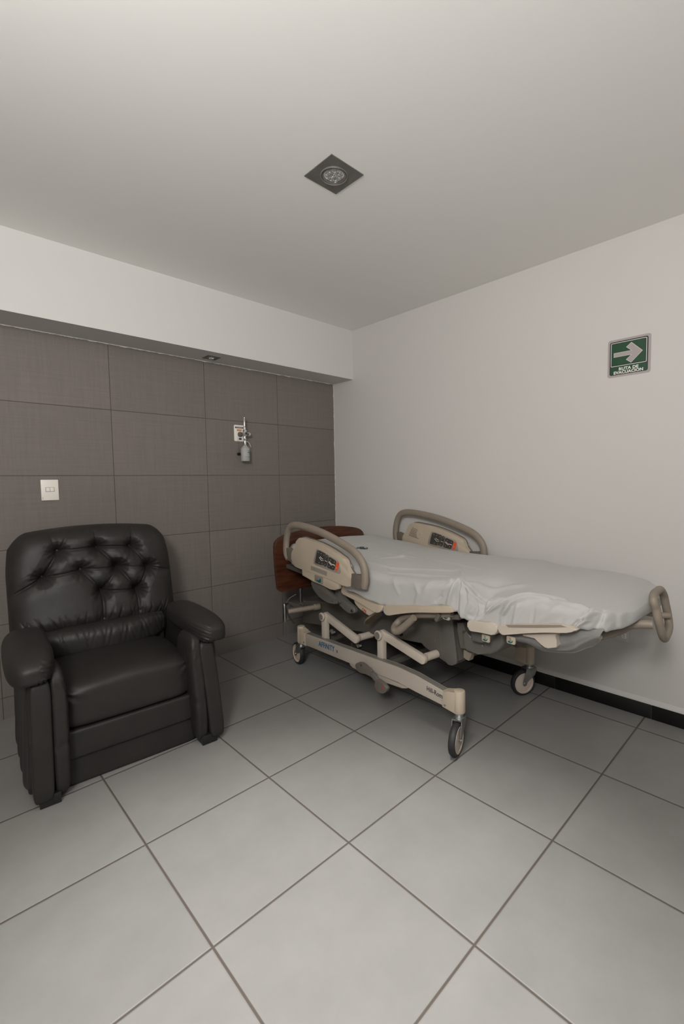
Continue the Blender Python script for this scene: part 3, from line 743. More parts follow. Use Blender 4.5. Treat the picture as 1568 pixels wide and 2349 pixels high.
# casters
def caster(px, py, ang, ztop, off=.045):
    """ang: direction from the stem to the axle in bed coordinates"""
    dx, dy = math.cos(ang), math.sin(ang); nx, ny = -dy, dx
    cx, cy = px+dx*off, py+dy*off; R = .0745
    e = bpy.data.objects.new('caster', None)
    b = B()
    lathe(b, [(R-.016, -.0155), (R-.006, -.0155), (R-.001, -.0095), (R, 0), (R-.001, .0095), (R-.006, .0155), (R-.016, .0155)], (cx, cy, R), (nx, ny, 0), 48)
    c0 = part(b, 'caster', 'galv') if False else None
    tyre = b
    b2 = B(); cyl(b2, (px, py, ztop-.012), (px, py, ztop+.02), .021, 24, bev=.003); cyl(b2, (px, py, ztop-.018), (px, py, ztop-.008), .027, 24, bev=.003)
    # fork crown and two cheeks
    rot = Matrix.Rotation(ang, 3, 'Z')
    def W(u, v, z): return (px+dx*u+nx*v, py+dy*u+ny*v, z)
    for sgn_ in (-1, 1):
        v0, v1 = sgn_*.0205, sgn_*.0235
        prof = [(-.028, ztop-.018), (.034, ztop-.018), (.045, ztop-.05), (off+.014, R+.006), (off+.010, R-.010), (off, R-.014), (off-.010, R-.010), (off-.016, R+.008), (-.020, ztop-.055), (-.030, ztop-.03)]
        A = [b2.verts.new(W(u, v0, z)) for u, z in prof]; D = [b2.verts.new(W(u, v1, z)) for u, z in prof]
        n = len(prof); b2.faces.new(A); b2.faces.new(D[::-1])
        for i in range(n): b2.faces.new((A[i], D[i], D[(i+1) % n], A[(i+1) % n]))
    A = []
    for (u, v) in ((-.030, -.0235), (.036, -.0235), (.036, .0235), (-.030, .0235)): A.append((u, v))
    lo = [b2.verts.new(W(u, v, ztop-.022)) for u, v in A]; hi = [b2.verts.new(W(u, v, ztop-.015)) for u, v in A]
    b2.faces.new(lo[::-1]); b2.faces.new(hi)
    for i in range(4): b2.faces.new((lo[i], lo[(i+1) % 4], hi[(i+1) % 4], hi[i]))
    fk = part(b2, 'caster_fork', 'galv')
    finish(tyre, 'tyre', M['rubber'], fk, 40)
    b = B(); lathe(b, [(0, -.0145), (.040, -.0145), (.049, -.0130), (.052, -.0165), (R-.015, -.0168), (R-.0145, -.012), (R-.0145, .012), (R-.015, .0168), (.052, .0165), (.049, .0130), (.040, .0145), (0, .0145)], (cx, cy, R), (nx, ny, 0), 48); part(b, 'wheel', 'hub', fk, 30)
    b = B(); cyl(b, (cx-nx*.026, cy-ny*.026, R), (cx+nx*.026, cy+ny*.026, R), .006, 14); part(b, 'axle', 'steel', fk)
rb = math.radians(3.5)
def ang_world(x, y): return math.atan2(y, x)+rb
caster(-.377, -1.555, ang_world(-.96, -.265), .176)
caster(-.377, -.235, ang_world(.20, .98), .158, .05)
caster(.373, -1.49, ang_world(-.86, .50), .176)
caster(.373, -.235, ang_world(.20, .98), .158)

# sleeping deck and its side trims
deck = [(-.06, .675), (-.40, .655), (-.80, .612), (-1.10, .575), (-1.30, .592), (-1.55, .640), (-1.60, .612), (-1.78, .612), (-2.05, .676), (-2.12, .690)]
for i, (nm, a, c_) in enumerate((('head_deck', 0, 4), ('seat_deck', 3, 6), ('foot_deck', 6, 10))):
    tp = deck[a:c_] if i else deck[0:4]
    b = B(); prism(b, tp+[(y, z-.028) for y, z in tp[::-1]], 'X', -.375 if i < 2 else -.26, .355 if i < 2 else .26, .004); part(b, nm, 'greydark')
def trimpiece(name, pts, m='beige', x0=-.438, x1=-.395, sm=3, bev=.008, mirror=True):
    b = B(); prism(b, smooth_outline(pts, sm), 'X', x0, x1, bev, 3); o = part(b, name, m)
    if mirror:
        b = B(); prism(b, smooth_outline(pts, sm), 'X', -x1-.018, -x0-.018, bev, 3); part(b, name, m)
    return o
trimpiece('head_side_trim', [(-0.763,0.656),(-0.781,0.661),(-0.787,0.621),(-0.864,0.616),(-0.963,0.604),(-1.044,0.599),(-1.103,0.602),(-1.112,0.593),(-1.099,0.572),(-1.076,0.56),(-1.047,0.555),(-0.983,0.569),(-0.878,0.59),(-0.782,0.604),(-0.766,0.612)])
trimpiece('seat_side_trim', [(-1.121,0.597),(-1.134,0.609),(-1.256,0.635),(-1.391,0.66),(-1.529,0.687),(-1.554,0.68),(-1.565,0.668),(-1.554,0.661),(-1.462,0.641),(-1.345,0.617),(-1.255,0.593),(-1.192,0.573),(-1.157,0.562),(-1.13,0.561),(-1.115,0.577)])
trimpiece('foot_side_trim', [(-1.624,0.626),(-1.634,0.639),(-1.681,0.643),(-1.75,0.653),(-1.769,0.65),(-1.775,0.64),(-1.77,0.617),(-1.758,0.603),(-1.736,0.6),(-1.686,0.597),(-1.639,0.592),(-1.626,0.598)], 'lightplastic', -.41, -.36)
ft = trimpiece('foot_side_trim', [(-1.775,0.636),(-1.78,0.647),(-1.793,0.656),(-1.816,0.661),(-1.861,0.672),(-1.946,0.692),(-2.04,0.713),(-2.074,0.711),(-2.099,0.707),(-2.063,0.688),(-1.986,0.67),(-1.904,0.647),(-1.816,0.619),(-1.798,0.614),(-1.784,0.619)], 'lightplastic', -.41, -.36)
b = B(); prism(b, [(-1.813,0.66),(-2.041,0.713),(-2.063,0.71),(-1.947,0.68),(-1.826,0.653)], 'X', -.4118, -.40); part(b, 'trim_inlay', 'taupe', ft)
# bracket below the foot section
trimpiece('foot_bracket', [(-1.867,0.627),(-2.008,0.666),(-2.009,0.657),(-2.007,0.637),(-2.015,0.619),(-2.009,0.609),(-1.973,0.595),(-1.967,0.603),(-1.949,0.601),(-1.936,0.614),(-1.923,0.628),(-1.872,0.618)], 'lightplastic', -.378, -.32, 1, .004, False)
b = B(); prism(b, [(-2.003,0.655),(-2.018,0.661),(-2.017,0.62),(-2.01,0.612),(-2.004,0.628)], 'X', -.34, -.30, .003); part(b, 'bracket_pad', 'taupe_dark')

# grey moulded cover below the foot section
gc = [(-1.507,0.532),(-1.538,0.525),(-1.574,0.528),(-1.578,0.502),(-1.615,0.502),(-1.621,0.522),(-1.729,0.586),(-1.737,0.552),(-1.732,0.524),(-1.71,0.495),(-1.669,0.46),(-1.605,0.447),(-1.538,0.44),(-1.517,0.456)]
b = B(); prism(b, gc, 'X', -.30, .24, .02, 4); part(b, 'foot_lift_cover', 'grey')
gc = [(-1.464,0.561),(-1.503,0.569),(-1.516,0.534),(-1.516,0.441),(-1.482,0.439),(-1.476,0.524)]
b = B(); prism(b, gc, 'X', -.28, .2, .006); part(b, 'foot_lift_arm', 'greydark')
gc = [(-1.576,0.551),(-1.638,0.552),(-1.726,0.57),(-1.726,0.581),(-1.654,0.597),(-1.578,0.57)]
b = B(); prism(b, [(-1.59,0.564),(-1.698,0.585),(-1.698,0.549),(-1.657,0.527),(-1.636,0.519),(-1.596,0.516)], 'X', -.345, -.28, .012, 3); part(b, 'latch_housing', 'grey')
b = B(); prism(b, [(-1.498,0.431),(-1.55,0.431),(-1.539,0.415),(-1.536,0.39),(-1.526,0.384),(-1.516,0.392),(-1.497,0.391)], 'X', -.27, -.24, .004); part(b, 'release_hook', 'taupe')
b = B(); q = [(-1.632,0.497)][0]; cyl(b, (-.298, q[0], q[1]), (-.306, q[0], q[1]), .005, 14); part(b, 'bolt', 'steel')

# release tags with a pressing-hand mark
def tag(cy, cz, X0, w=.040, h=.032, label=None):
    b = B(); prism(b, rrect(w, h, .007, 4, cy, cz), 'X', X0-.008, X0, .002); t_ = part(b, 'release_handle', 'beige', label=label)
    mk = [(.010, -.004), (.004, -.003), (-.001, -.007), (-.006, -.003), (-.012, .003), (-.008, -.008), (-.001, -.012), (.010, -.011), (.014, -.008)]
    b = B(); prism(b, [(cy+p[0], cz+p[1]) for p in mk], 'X', X0-.0088, X0-.0078); part(b, 'teal_mark', 'teal', t_, 0)
    b = B(); tube(b, [(X0-.0084, cy+.001, cz+.011), (X0-.0084, cy+.000, cz+.003), (X0-.0084, cy-.003, cz-.003)], .0008, 6); tube(b, [(X0-.0084, cy+.006, cz+.011), (X0-.0084, cy+.005, cz+.003), (X0-.0084, cy+.003, cz-.003)], .0008, 6); part(b, 'mark_outline', 'teal', t_)
tag(-1.492, .620, -.385); tag(-1.697, .566, -.372); tag(-1.818, .589, -.372)

# labour grip on the near side
ga = [(-1.52,0.636),(-1.427,0.613),(-1.315,0.587),(-1.241,0.564),(-1.188,0.534)]; gb = [(-1.176,0.506)]; gc_ = [(-1.201,0.495),(-1.232,0.503),(-1.272,0.534),(-1.334,0.59)]
b = B(); tube(b, [(-.385, p[0], p[1]) for p in ga]+[(-.41, p[0], p[1]) for p in gb]+[(-.44, p[0], p[1]) for p in gc_], [.0150]*4+[.017, .019, .0195, .0195, .0185, .0165], 18, smooth=5); gp = part(b, 'side_grip', 'taupe')
b = B(); box(b, (-.39, -1.455, .612), (.05, .02, .045), .004, Matrix.Rotation(.5, 3, 'X')); part(b, 'grip_clamp', 'grey')

# CPR release and the part next to it
cp = [(-0.861,0.583),(-0.912,0.588),(-0.974,0.57),(-1.038,0.551),(-0.987,0.521),(-0.966,0.524),(-0.904,0.546),(-0.871,0.563)]
b = B(); prism(b, cp, 'X', -.425, -.385, .003); cpo = part(b, 'release_lever', 'beige')
tq = [(-0.929,0.54),(-0.976,0.524),(-0.942,0.56)]
v = Vector((0, tq[1][0]-tq[0][0], tq[1][1]-tq[0][1])).normalized(); up = Vector((0, v.z, -v.y)); up = up if up.z > 0 else -up
text_obj('lettering', 'CPR', .0235, M['redink'], cpo, (-.4262, tq[0][0], tq[0][1]), v, up, sx=.85, offset=.0002, spacing=1.1)
dq = [(-0.957,0.493),(-0.903,0.457),(-1.012,0.531)]
dc = Vector((-.36, dq[0][0], dq[0][1])); da = Vector((0, dq[2][0]-dq[1][0], dq[2][1]-dq[1][1])); Rr = da.length/2
vd = Vector((.77, .62, -.18)); axis = vd.cross(da).normalized(); axis = (axis-.28*vd).normalized()
b = B(); lathe(b, [(0, -.006), (Rr*.6, -.006), (Rr*.92, -.005), (Rr, 0), (Rr*.92, .005), (Rr*.6, .004), (0, .002)], dc, axis, 36); part(b, 'pivot_disc', 'amber')
b = B(); prism(b, [(-1.049,0.568),(-1.075,0.596),(-1.091,0.585),(-1.082,0.541),(-1.061,0.545)], 'X', -.40, -.37, .003); part(b, 'hinge_cover', 'bluepart')

# side guards -----------------------------------------------------------------
CL = [(-0.249,0.748),(-0.227,0.781),(-0.229,0.862),(-0.255,0.933),(-0.3,0.969),(-0.384,0.978),(-0.504,0.969),(-0.625,0.952),(-0.746,0.925),(-0.851,0.896),(-0.93,0.867),(-0.981,0.83),(-1.007,0.787),(-1.011,0.725),(-1.002,0.685)]
PANEL = [(-0.308,0.777),(-0.318,0.808),(-0.336,0.823),(-0.356,0.833),(-0.362,0.863),(-0.385,0.891),(-0.43,0.906),(-0.51,0.901),(-0.631,0.887),(-0.744,0.861),(-0.82,0.836),(-0.864,0.816),(-0.881,0.779),(-0.897,0.758),(-0.913,0.745),(-0.908,0.713),(-0.901,0.676),(-0.864,0.673),(-0.816,0.675),(-0.674,0.693),(-0.547,0.702),(-0.382,0.711),(-0.324,0.73)]
SKIRT = [(-0.425,0.716),(-0.426,0.666),(-0.541,0.65),(-0.623,0.643),(-0.721,0.63),(-0.76,0.63),(-0.792,0.644),(-0.799,0.677),(-0.674,0.696),(-0.547,0.707)]
INL = [(-0.222,0.822),(-0.278,0.825),(-0.318,0.813),(-0.309,0.733),(-0.224,0.749)]
INR = [(-0.909,0.749),(-0.948,0.747),(-0.99,0.756),(-0.988,0.676),(-0.947,0.673),(-0.903,0.676)]
BEZ = [(-0.596,0.852),(-0.61,0.855),(-0.683,0.84),(-0.805,0.81),(-0.817,0.795),(-0.827,0.75),(-0.824,0.74),(-0.812,0.734),(-0.763,0.737),(-0.589,0.754),(-0.565,0.761),(-0.562,0.779),(-0.578,0.817),(-0.589,0.843)]
P1 = [(-0.605,0.846),(-0.63,0.847),(-0.683,0.836),(-0.689,0.83),(-0.667,0.764),(-0.64,0.762),(-0.586,0.766),(-0.58,0.773),(-0.595,0.823)]
P2 = [(-0.691,0.828),(-0.702,0.831),(-0.716,0.823),(-0.714,0.813),(-0.697,0.764),(-0.683,0.757),(-0.669,0.761),(-0.671,0.773)]
P3 = [(-0.719,0.818),(-0.734,0.82),(-0.783,0.806),(-0.789,0.8),(-0.769,0.751),(-0.76,0.748),(-0.706,0.754),(-0.701,0.761)]
PO = [(-0.789,0.796),(-0.8,0.801),(-0.815,0.795),(-0.813,0.784),(-0.802,0.756),(-0.792,0.747),(-0.779,0.749),(-0.777,0.756)]
BT = [(-0.618,0.836),(-0.645,0.831),(-0.673,0.825),(-0.702,0.819),(-0.735,0.804),(-0.77,0.796),(-0.621,0.774),(-0.651,0.772),(-0.681,0.769),(-0.719,0.765),(-0.756,0.762)]
OB = [(-0.792,0.767)]
IC = [[(-0.636,0.812),(-0.652,0.801),(-0.663,0.801)], [(-0.625,0.807),(-0.646,0.789),(-0.666,0.792)], [(-0.681,0.794),(-0.701,0.79)],
      [(-0.722,0.795),(-0.742,0.782),(-0.773,0.78)], [(-0.717,0.79),(-0.742,0.774),(-0.758,0.781),(-0.775,0.775)]]
LB = [(-0.535,0.744),(-0.696,0.731),(-0.693,0.704),(-0.532,0.718)]
def resample(pts, d):
    P = smooth_outline(pts, 8); P.append(P[0]); out = []; acc = 0; out.append(P[0])
    for a, c_ in zip(P, P[1:]):
        acc += math.hypot(c_[0]-a[0], c_[1]-a[1])
        if acc >= d: out.append(c_); acc = 0
    if math.hypot(out[-1][0]-out[0][0], out[-1][1]-out[0][1]) < d*.6: out.pop()
    return out
def guard(near):
    # the far guard is the mirror image, moved to the other side
    def T(p): return p if near else (p[0]-.135, p[1]+.038)
    sx = 1 if near else -1
    X0 = -.47 if near else .415
    tint = ''
    g = []
    b = B(); pts = [(X0,)+tuple(T(p)) for p in CL]
    tube(b, pts, [.0185]+[.0235]*(len(pts)-2)+[.0215], 20, smooth=5, flat=(.8, 1.0)); hd = part(b, 'side_guard', 'taupe')
    b = B(); prism(b, [T(p) for p in resample(PANEL, .011)], 'X', X0-.017, X0+.017, .005, 3); pn = part(b, 'guard_panel', 'beige', hd)
    b = B(); prism(b, [T(p) for p in resample([(y_*1.0, z_+.004) for y_, z_ in PANEL], .011)], 'X', X0+.0125, X0+.0215, .003); part(b, 'panel_back', 'taupe_dark', hd)
    b = B(); prism(b, [T(p) for p in SKIRT], 'X', X0-.013, X0+.013, .006); part(b, 'guard_skirt', 'beige', hd)
    b = B(); prism(b, [T(p) for p in INL], 'X', X0-.011, X0+.011, .003); part(b, 'guard_insert', 'taupe_dark', hd)
    b = B(); prism(b, [T(p) for p in INR], 'X', X0-.011, X0+.011, .003); part(b, 'guard_insert', 'taupe_dark', hd)
    f = -.487 if near else .398   # face that carries the keypad
    dy_, dz_ = (0, 0) if near else (-.075-.06, .038)
    def S(pts): return [(p[0]+dy_, p[1]+dz_) for p in pts]
    def layer(name, pts, d0, d1, m, parent, bev=0):
        a, c_ = f-.0+(-d0), f-d1
        b = B(); prism(b, S(pts), 'X', min(a, c_), max(a, c_), bev); return part(b, name, m, parent, 30)
    kp = layer('keypad', BEZ, -.002, .0012, 'bezel', hd, .0004)
    for P_ in (P1, P2, P3): layer('key_field', P_, .0008, .0018, 'panel_dark', kp)
    layer('call_button', PO, .0008, .0020, 'orange', kp)
    b = B()
    for (y, z) in S(BT): lathe(b, [(.0048, 0), (.0056, 0), (.0056, .0005), (.0048, .0005)], (f-.0019, y, z), (-1, 0, 0), 16)
    part(b, 'key_ring', 'ring', kp)
    b = B()
    for (y, z) in S(BT): cyl(b, (f-.0018, y, z), (f-.0022, y, z), .0021, 3)
    for ic in IC: tube(b, [(f-.0020, p[0], p[1]) for p in S(ic)], .0015, 6)
    part(b, 'key_symbol', 'icon', kp)
    b = B(); y, z = S(OB)[0]; lathe(b, [(.0030, 0), (.0038, 0), (.0038, .0005), (.0030, .0005)], (f-.0021, y, z), (-1, 0, 0), 16); box(b, (f-.0022, y, z-.004), (.0006, .003, .003)); part(b, 'call_symbol', 'orangepale', kp)
    if near:
        lb_ = layer('angle_label', LB, -.002, .0006, 'labelgrey', hd)
        b = B()
        for i in range(12):
            t_ = .25+i*.055; y = LB[0][0]+(LB[1][0]-LB[0][0])*t_; z = (LB[0][1]+LB[3][1])/2+(LB[1][1]-LB[0][1])*t_
            box(b, (f-.0008, y, z), (.0005, .0008, .0045))
        part(b, 'label_scale', 'ring', lb_, 0)
        b = B(); y = LB[0][0]+(LB[1][0]-LB[0][0])*.2; z = (LB[0][1]+LB[3][1])/2+(LB[1][1]-LB[0][1])*.2
        prism(b, [(y-.002, z+.0045), (y+.002, z+.0045), (y, z)], 'X', f-.001, f-.0004); prism(b, [(y-.002, z-.0045), (y, z), (y+.002, z-.0045)], 'X', f-.001, f-.0004); part(b, 'label_arrow', 'darkink', lb_, 0)
        lq = [(-0.571,0.694),(-0.652,0.689),(-0.653,0.648),(-0.596,0.654),(-0.57,0.657)]
        b = B(); prism(b, lq, 'X', -.4885, -.47, .002); lt = part(b, 'guard_latch', 'taupe', hd)
        b = B(); prism(b, [(-0.59,0.668),(-0.607,0.667),(-0.62,0.669),(-0.627,0.681),(-0.638,0.676),(-0.637,0.661),(-0.62,0.653),(-0.599,0.66)], 'X', -.4895, -.4878); part(b, 'teal_mark', 'teal', lt, 0)
        for r0, (t_, sz) in enumerate((('||  |||', .018), ('||| ||', .014))): pass
        # faint raised text block on the left of the panel
        b = B(); yy, z1 = [(-0.428,0.858),(-0.537,0.841),(-0.431,0.814)][0]
        e = [(-0.537,0.841)][0]
        for row in range(5):
            for i in range(7):
                if (row*7+i*3) % 5 == 0: continue
                y = yy+(e[0]-yy)*(i+.2)/7; z = z1+(e[1]-z1)*(i+.2)/7-.0095*row-.004
                box(b, (-.4868, y, z), (.001, .0055, .0045), .0004)
        part(b, 'raised_print', 'beige', hd, 0)
    else:
        sp_ = [(-0.552,0.906),(-0.601,0.893),(-0.54,0.896),(-0.597,0.882),(-0.536,0.887),(-0.591,0.872),(-0.53,0.877),(-0.589,0.861),(-0.525,0.868),(-0.59,0.851),(-0.519,0.858),(-0.593,0.842),(-0.516,0.848),(-0.609,0.832)]
        b = B()
        for i in range(0, len(sp_), 2):
            a, c_ = sp_[i], sp_[i+1]; tube(b, [(.3965, a[0], a[1]), (.3965, c_[0], c_[1])], .0016, 6)
        part(b, 'speaker_slots', 'taupe_dark', hd)
        q = [(-0.626,0.871)][0]
        b = B(); lathe(b, [(0, .003), (.010, .003), (.0125, .001), (.0125, -.002)], (.398, q[0], q[1]), (-1, 0, 0), 28); box(b, (.3945, q[0], q[1]), (.0012, .003, .019), 0, Matrix.Rotation(.5, 3, 'X')); part(b, 'dial', 'beige', hd)
    return hd
guard(True); guard(False)
# linkage arms of the near guard
la = [(-0.484,0.634),(-0.496,0.599),(-0.526,0.57),(-0.595,0.544),(-0.662,0.534),(-0.727,0.54),(-0.755,0.549),(-0.735,0.558),(-0.68,0.587),(-0.615,0.624),(-0.572,0.632)]
b = B(); prism(b, smooth_outline(la, 2), 'X', -.455, -.425, .005); lk = part(b, 'guard_link', 'grey')
b = B(); prism(b, [(-0.578,0.631),(-0.629,0.624),(-0.698,0.589),(-0.742,0.565),(-0.669,0.568),(-0.619,0.579),(-0.586,0.604)], 'X', -.4575, -.45, .002); part(b, 'link_rib', 'taupe_dark', lk)
for (y, z) in [(-0.705,0.553),(-0.759,0.557),(-0.571,0.601)]:
    b = B(); cyl(b, (-.454, y, z), (-.460, y, z), .0035, 10); part(b, 'link_bolt', 'steel', lk)
lb2 = [(-0.695,0.617),(-0.7,0.552),(-0.741,0.528),(-0.809,0.499),(-0.839,0.503),(-0.871,0.513),(-0.873,0.537),(-0.844,0.546),(-0.803,0.562),(-0.75,0.587),(-0.743,0.62)]
b = B(); prism(b, smooth_outline(lb2, 2), 'X', -.43, -.405, .005); lk2 = part(b, 'guard_link', 'grey')
q = [(-0.857,0.523)][0]
b = B(); cyl(b, (-.42, q[0], q[1]), (-.440, q[0], q[1]), .009, 18, bev=.001); part(b, 'pivot_bushing', 'steel', lk2)
b = B(); box(b, (0, -.62, .56), (.66, .05, .05), .008); box(b, (-.36, -.62, .6), (.06, .05, .04), .008); part(b, 'guard_mount', 'greydark')
b = B(); tube(b, [(.41, -.55, .64), (.36, -.60, .58), (.30, -.62, .56)], .014, 12); part(b, 'guard_link', 'grey')
# pillar that carries the deck above the drive cover
b = B(); box(b, (0, -.75, .50), (.40, .9, .12), .01); part(b, 'deck_support', 'greydark')
b = B(); box(b, (0, -1.75, .57), (.40, .26, .07), .01); part(b, 'foot_support', 'greydark')

# foot end loop handle
hq = [(-0.1,0.787),(-0.092,0.755),(-0.091,0.717),(-0.077,0.683),(-0.058,0.652),(-0.023,0.625),(0.021,0.628),(0.071,0.637),(0.104,0.652),(0.113,0.687),(0.106,0.729),(0.092,0.768),(0.051,0.799),(0.006,0.802),(-0.051,0.8)]
hn = [(p[0], -2.25-.02*math.sin(i*.4), p[1]) for i, p in enumerate(hq)]
b = B(); tube(b, hn, .0152, 16, closed=True, smooth=4); fh = part(b, 'foot_handle', 'taupe')
b = B(); tube(b, [(-.215, -2.105, .640), (-.17, -2.13, .648), (-.13, -2.15, .656), (-.105, -2.168, .672), (-.10, -2.20, .684), (-.085, -2.245, .690)], .0175, 16, smooth=4); tb = part(b, 'handle_tube', 'taupe', fh)
b = B(); cyl(b, (-.222, -2.100, .6385), (-.206, -2.111, .642), .0135, 20, bev=.002); part(b, 'tube_plug', 'lightplastic', tb)
b = B(); tube(b, [(.088, -2.255, .69), (.070, -2.225, .69), (.06, -2.15, .69), (.06, -2.05, .67)], .013, 12, smooth=3); part(b, 'handle_stay', 'taupe', fh)

# ------------------------------------------------------------------ bed sheet over the mattress
def interp(tab, y):
    if y >= tab[0][0]: return tab[0][1]
    for (a, va), (c_, vc_) in zip(tab, tab[1:]):
        if y >= c_:
            t_ = (a-y)/(a-c_); t_ = t_*t_*(3-2*t_); return va+(vc_-va)*t_
    return tab[-1][1]
ZT = [(-.05, .818), (-.22, .832), (-.42, .812), (-.80, .790), (-1.15, .786), (-1.45, .795), (-1.57, .800), (-1.70, .786), (-1.95, .795), (-2.08, .785), (-2.15, .770), (-2.21, .755)]
ZB = [(-.05, .690), (-.40, .668), (-.78, .624), (-1.10, .594), (-1.28, .603), (-1.50, .672), (-1.55, .668), (-1.63, .632), (-1.76, .634), (-1.90, .665), (-2.03, .698), (-2.12, .698), (-2.21, .700)]
ZN = [(-.05, 0), (-.9, -.018), (-1.10, -.024), (-1.32, -.018), (-1.56, .004), (-1.615, -.006), (-1.68, -.048), (-1.76, -.030), (-1.9, -.010), (-2.2, .004)]  # near edge drop
XN = [(-.05, -.31), (-.10, -.365), (-.16, -.392), (-.5, -.425), (-1.5, -.432), (-1.60, -.420), (-1.69, -.395), (-1.80, -.398), (-2.05, -.392), (-2.11, -.375), (-2.16, -.33), (-2.19, -.27), (-2.21, -.19)]
XF = [(-.05, .372), (-.5, .385), (-1.6, .385), (-1.8, .375), (-2.02, .36), (-2.11, .33), (-2.16, .285), (-2.19, .23), (-2.21, .14)]
NS, NA = 30, 16
I0 = 9+NS+NA//2
def section(y, ks=1.0):
    xn, xf, zt, zb = interp(XN, y), interp(XF, y), interp(ZT, y), interp(ZB, y)
    zn = zt+interp(ZN, y); r = min(.042, (zn-zb)*.45); rb_ = .018
    pts = []
    def arc(cx, cz, rr, a0, a1, n):
        for i in range(n): a = math.radians(a0+(a1-a0)*(i+.5)/n); pts.append((cx+rr*math.cos(a), cz+rr*math.sin(a), math.cos(a), math.sin(a)))
    def line(x0, z0, x1, z1, n, nx, nz):
        for i in range(n): t_ = (i+.0)/n; pts.append((x0+(x1-x0)*t_, z0+(z1-z0)*t_, nx, nz))
    line(xn+.08, zb, xn+rb_, zb, 4, 0, -1); arc(xn+rb_, zb+rb_, rb_, 270, 180, 5)
    line(xn, zb+rb_, xn, zn-r, NS, -1, 0); arc(xn+r, zn-r, r, 180, 90, NA)
    n = 110
    for i in range(n+1):
        t_ = i/n; x = xn+r+(xf-r-xn-r)*t_; s_ = min(1, t_/.28); s_ = s_*s_*(3-2*s_)
        z = zn+(zt-zn)*s_+.010*math.sin(PI*t_); pts.append((x, z, 0, 1))
    arc(xf-r, zt-r, r, 90, 0, 8); line(xf, zt-r, xf, zb+rb_, 8, 1, 0); arc(xf-rb_, zb+rb_, rb_, 0, -90, 4); line(xf-rb_, zb, xf-.08, zb, 3, 0, -1)
    return pts
# folds as (y, q) polylines: q > 0 is on top measured from the near edge, q < 0 down the side
FOLDS = [
 ([(-1.575, .03), (-1.565, -.02), (-1.535, -.10)], .012, .016), ([(-1.60, .02), (-1.605, -.04), (-1.60, -.14)], .009, .012),
 ([(-1.585, .0), (-1.58, -.05), (-1.572, -.14)], -.010, .008), ([(-1.578, .01), (-1.63, -.005), (-1.69, .0)], .010, .012),
 ([(-1.545, 0), (-1.52, -.04), (-1.47, -.09)], -.006, .018),
 ([(-1.66, -.10), (-1.72, -.05), (-1.80, .0), (-1.90, .035), (-2.02, .05)], .011, .014), ([(-1.64, -.11), (-1.69, -.07), (-1.76, -.01), (-1.84, .04)], -.008, .016),
 ([(-1.79, -.11), (-1.795, -.06), (-1.83, -.015), (-1.90, .01), (-1.97, .02)], .013, .011), ([(-1.775, -.11), (-1.78, -.06), (-1.81, -.01)], -.008, .010),
 ([(-1.70, .04), (-1.69, -.01), (-1.70, -.05)], -.010, .03), ([(-1.72, .01), (-1.71, -.04), (-1.66, -.1)], .006, .012),
 ([(-2.13, .01), (-2.12, -.03), (-2.08, -.08)], .010, .010), ([(-2.115, -.0), (-2.10, -.04), (-2.06, -.09)], -.008, .010), ([(-2.155, .01), (-2.15, -.03), (-2.13, -.08)], -.006, .009),
 ([(-2.02, -.0), (-1.99, -.04), (-1.95, -.08)], .004, .02), ([(-2.17, 0), (-2.18, -.03), (-2.165, -.07)], .006, .008), ([(-2.145, .0), (-2.10, -.035), (-2.09, -.075)], .007, .007), ([(-1.86, -.02), (-1.84, -.10)], .004, .012), ([(-1.93, -.03), (-1.92, -.10)], -.003, .012), ([(-2.0, .03), (-2.08, .02), (-2.15, .0)], .005, .014), ([(-1.50, .06), (-1.54, .0), (-1.50, -.06)], .005, .016), ([(-1.63, .02), (-1.64, -.05), (-1.62, -.12)], .006, .010), ([(-1.655, .01), (-1.665, -.05), (-1.65, -.11)], -.007, .009),
 ([(-1.33, -.01), (-1.36, -.06), (-1.34, -.10)], .004, .02), ([(-1.18, -.0), (-1.22, -.07)], .003, .02), ([(-1.42, 0), (-1.38, -.08)], .004, .022),
 ([(-.45, .50), (-.62, .40), (-.80, .33), (-1.00, .30)], .006, .030), ([(-.55, .62), (-.75, .50), (-.95, .42), (-1.15, .38)], -.005, .035),
 ([(-.86, .20), (-.93, .30), (-1.0, .36)], .005, .022), ([(-.80, .12), (-1.0, .10), (-1.2, .16), (-1.45, .20)], .004, .018), ([(-1.05, .05), (-1.25, .08), (-1.45, .10)], .004, .015),
 ([(-.60, .28), (-.85, .18), (-1.1, .05)], .004, .022), ([(-1.0, .42), (-1.25, .36), (-1.5, .30)], .004, .03), ([(-1.56, .05), (-1.50, .14), (-1.42, .22)], .006, .03), ([(-1.60, .03), (-1.68, .10), (-1.78, .16)], .006, .03)]
def fold_disp(y, q):
    d = 0
    for pl2, amp, w in FOLDS:
        best = 9; tt = 0
        n = len(pl2)-1
        for i in range(n):
            dd, t_ = segd(y, q, pl2[i], pl2[i+1])
            if dd < best: best = dd; tt = (i+t_)/n
        if best < 3*w: d += 1.75*amp*math.exp(-(best/(w*.62))**2)*(.35+.65*math.sin(PI*min(1, max(0, tt*.8+.1))))
    return d
ys = []
y = -.05
while y > -2.212: ys.append(y); y -= .0045 if y < -1.45 else .009
rows = []
def sheet_top(x, y):
    s = section(y); best = min(s[9+NS+NA:9+NS+NA+111], key=lambda p: abs(p[0]-x)); return best[1]+fold_disp(y, x-interp(XN, y))
b = B()
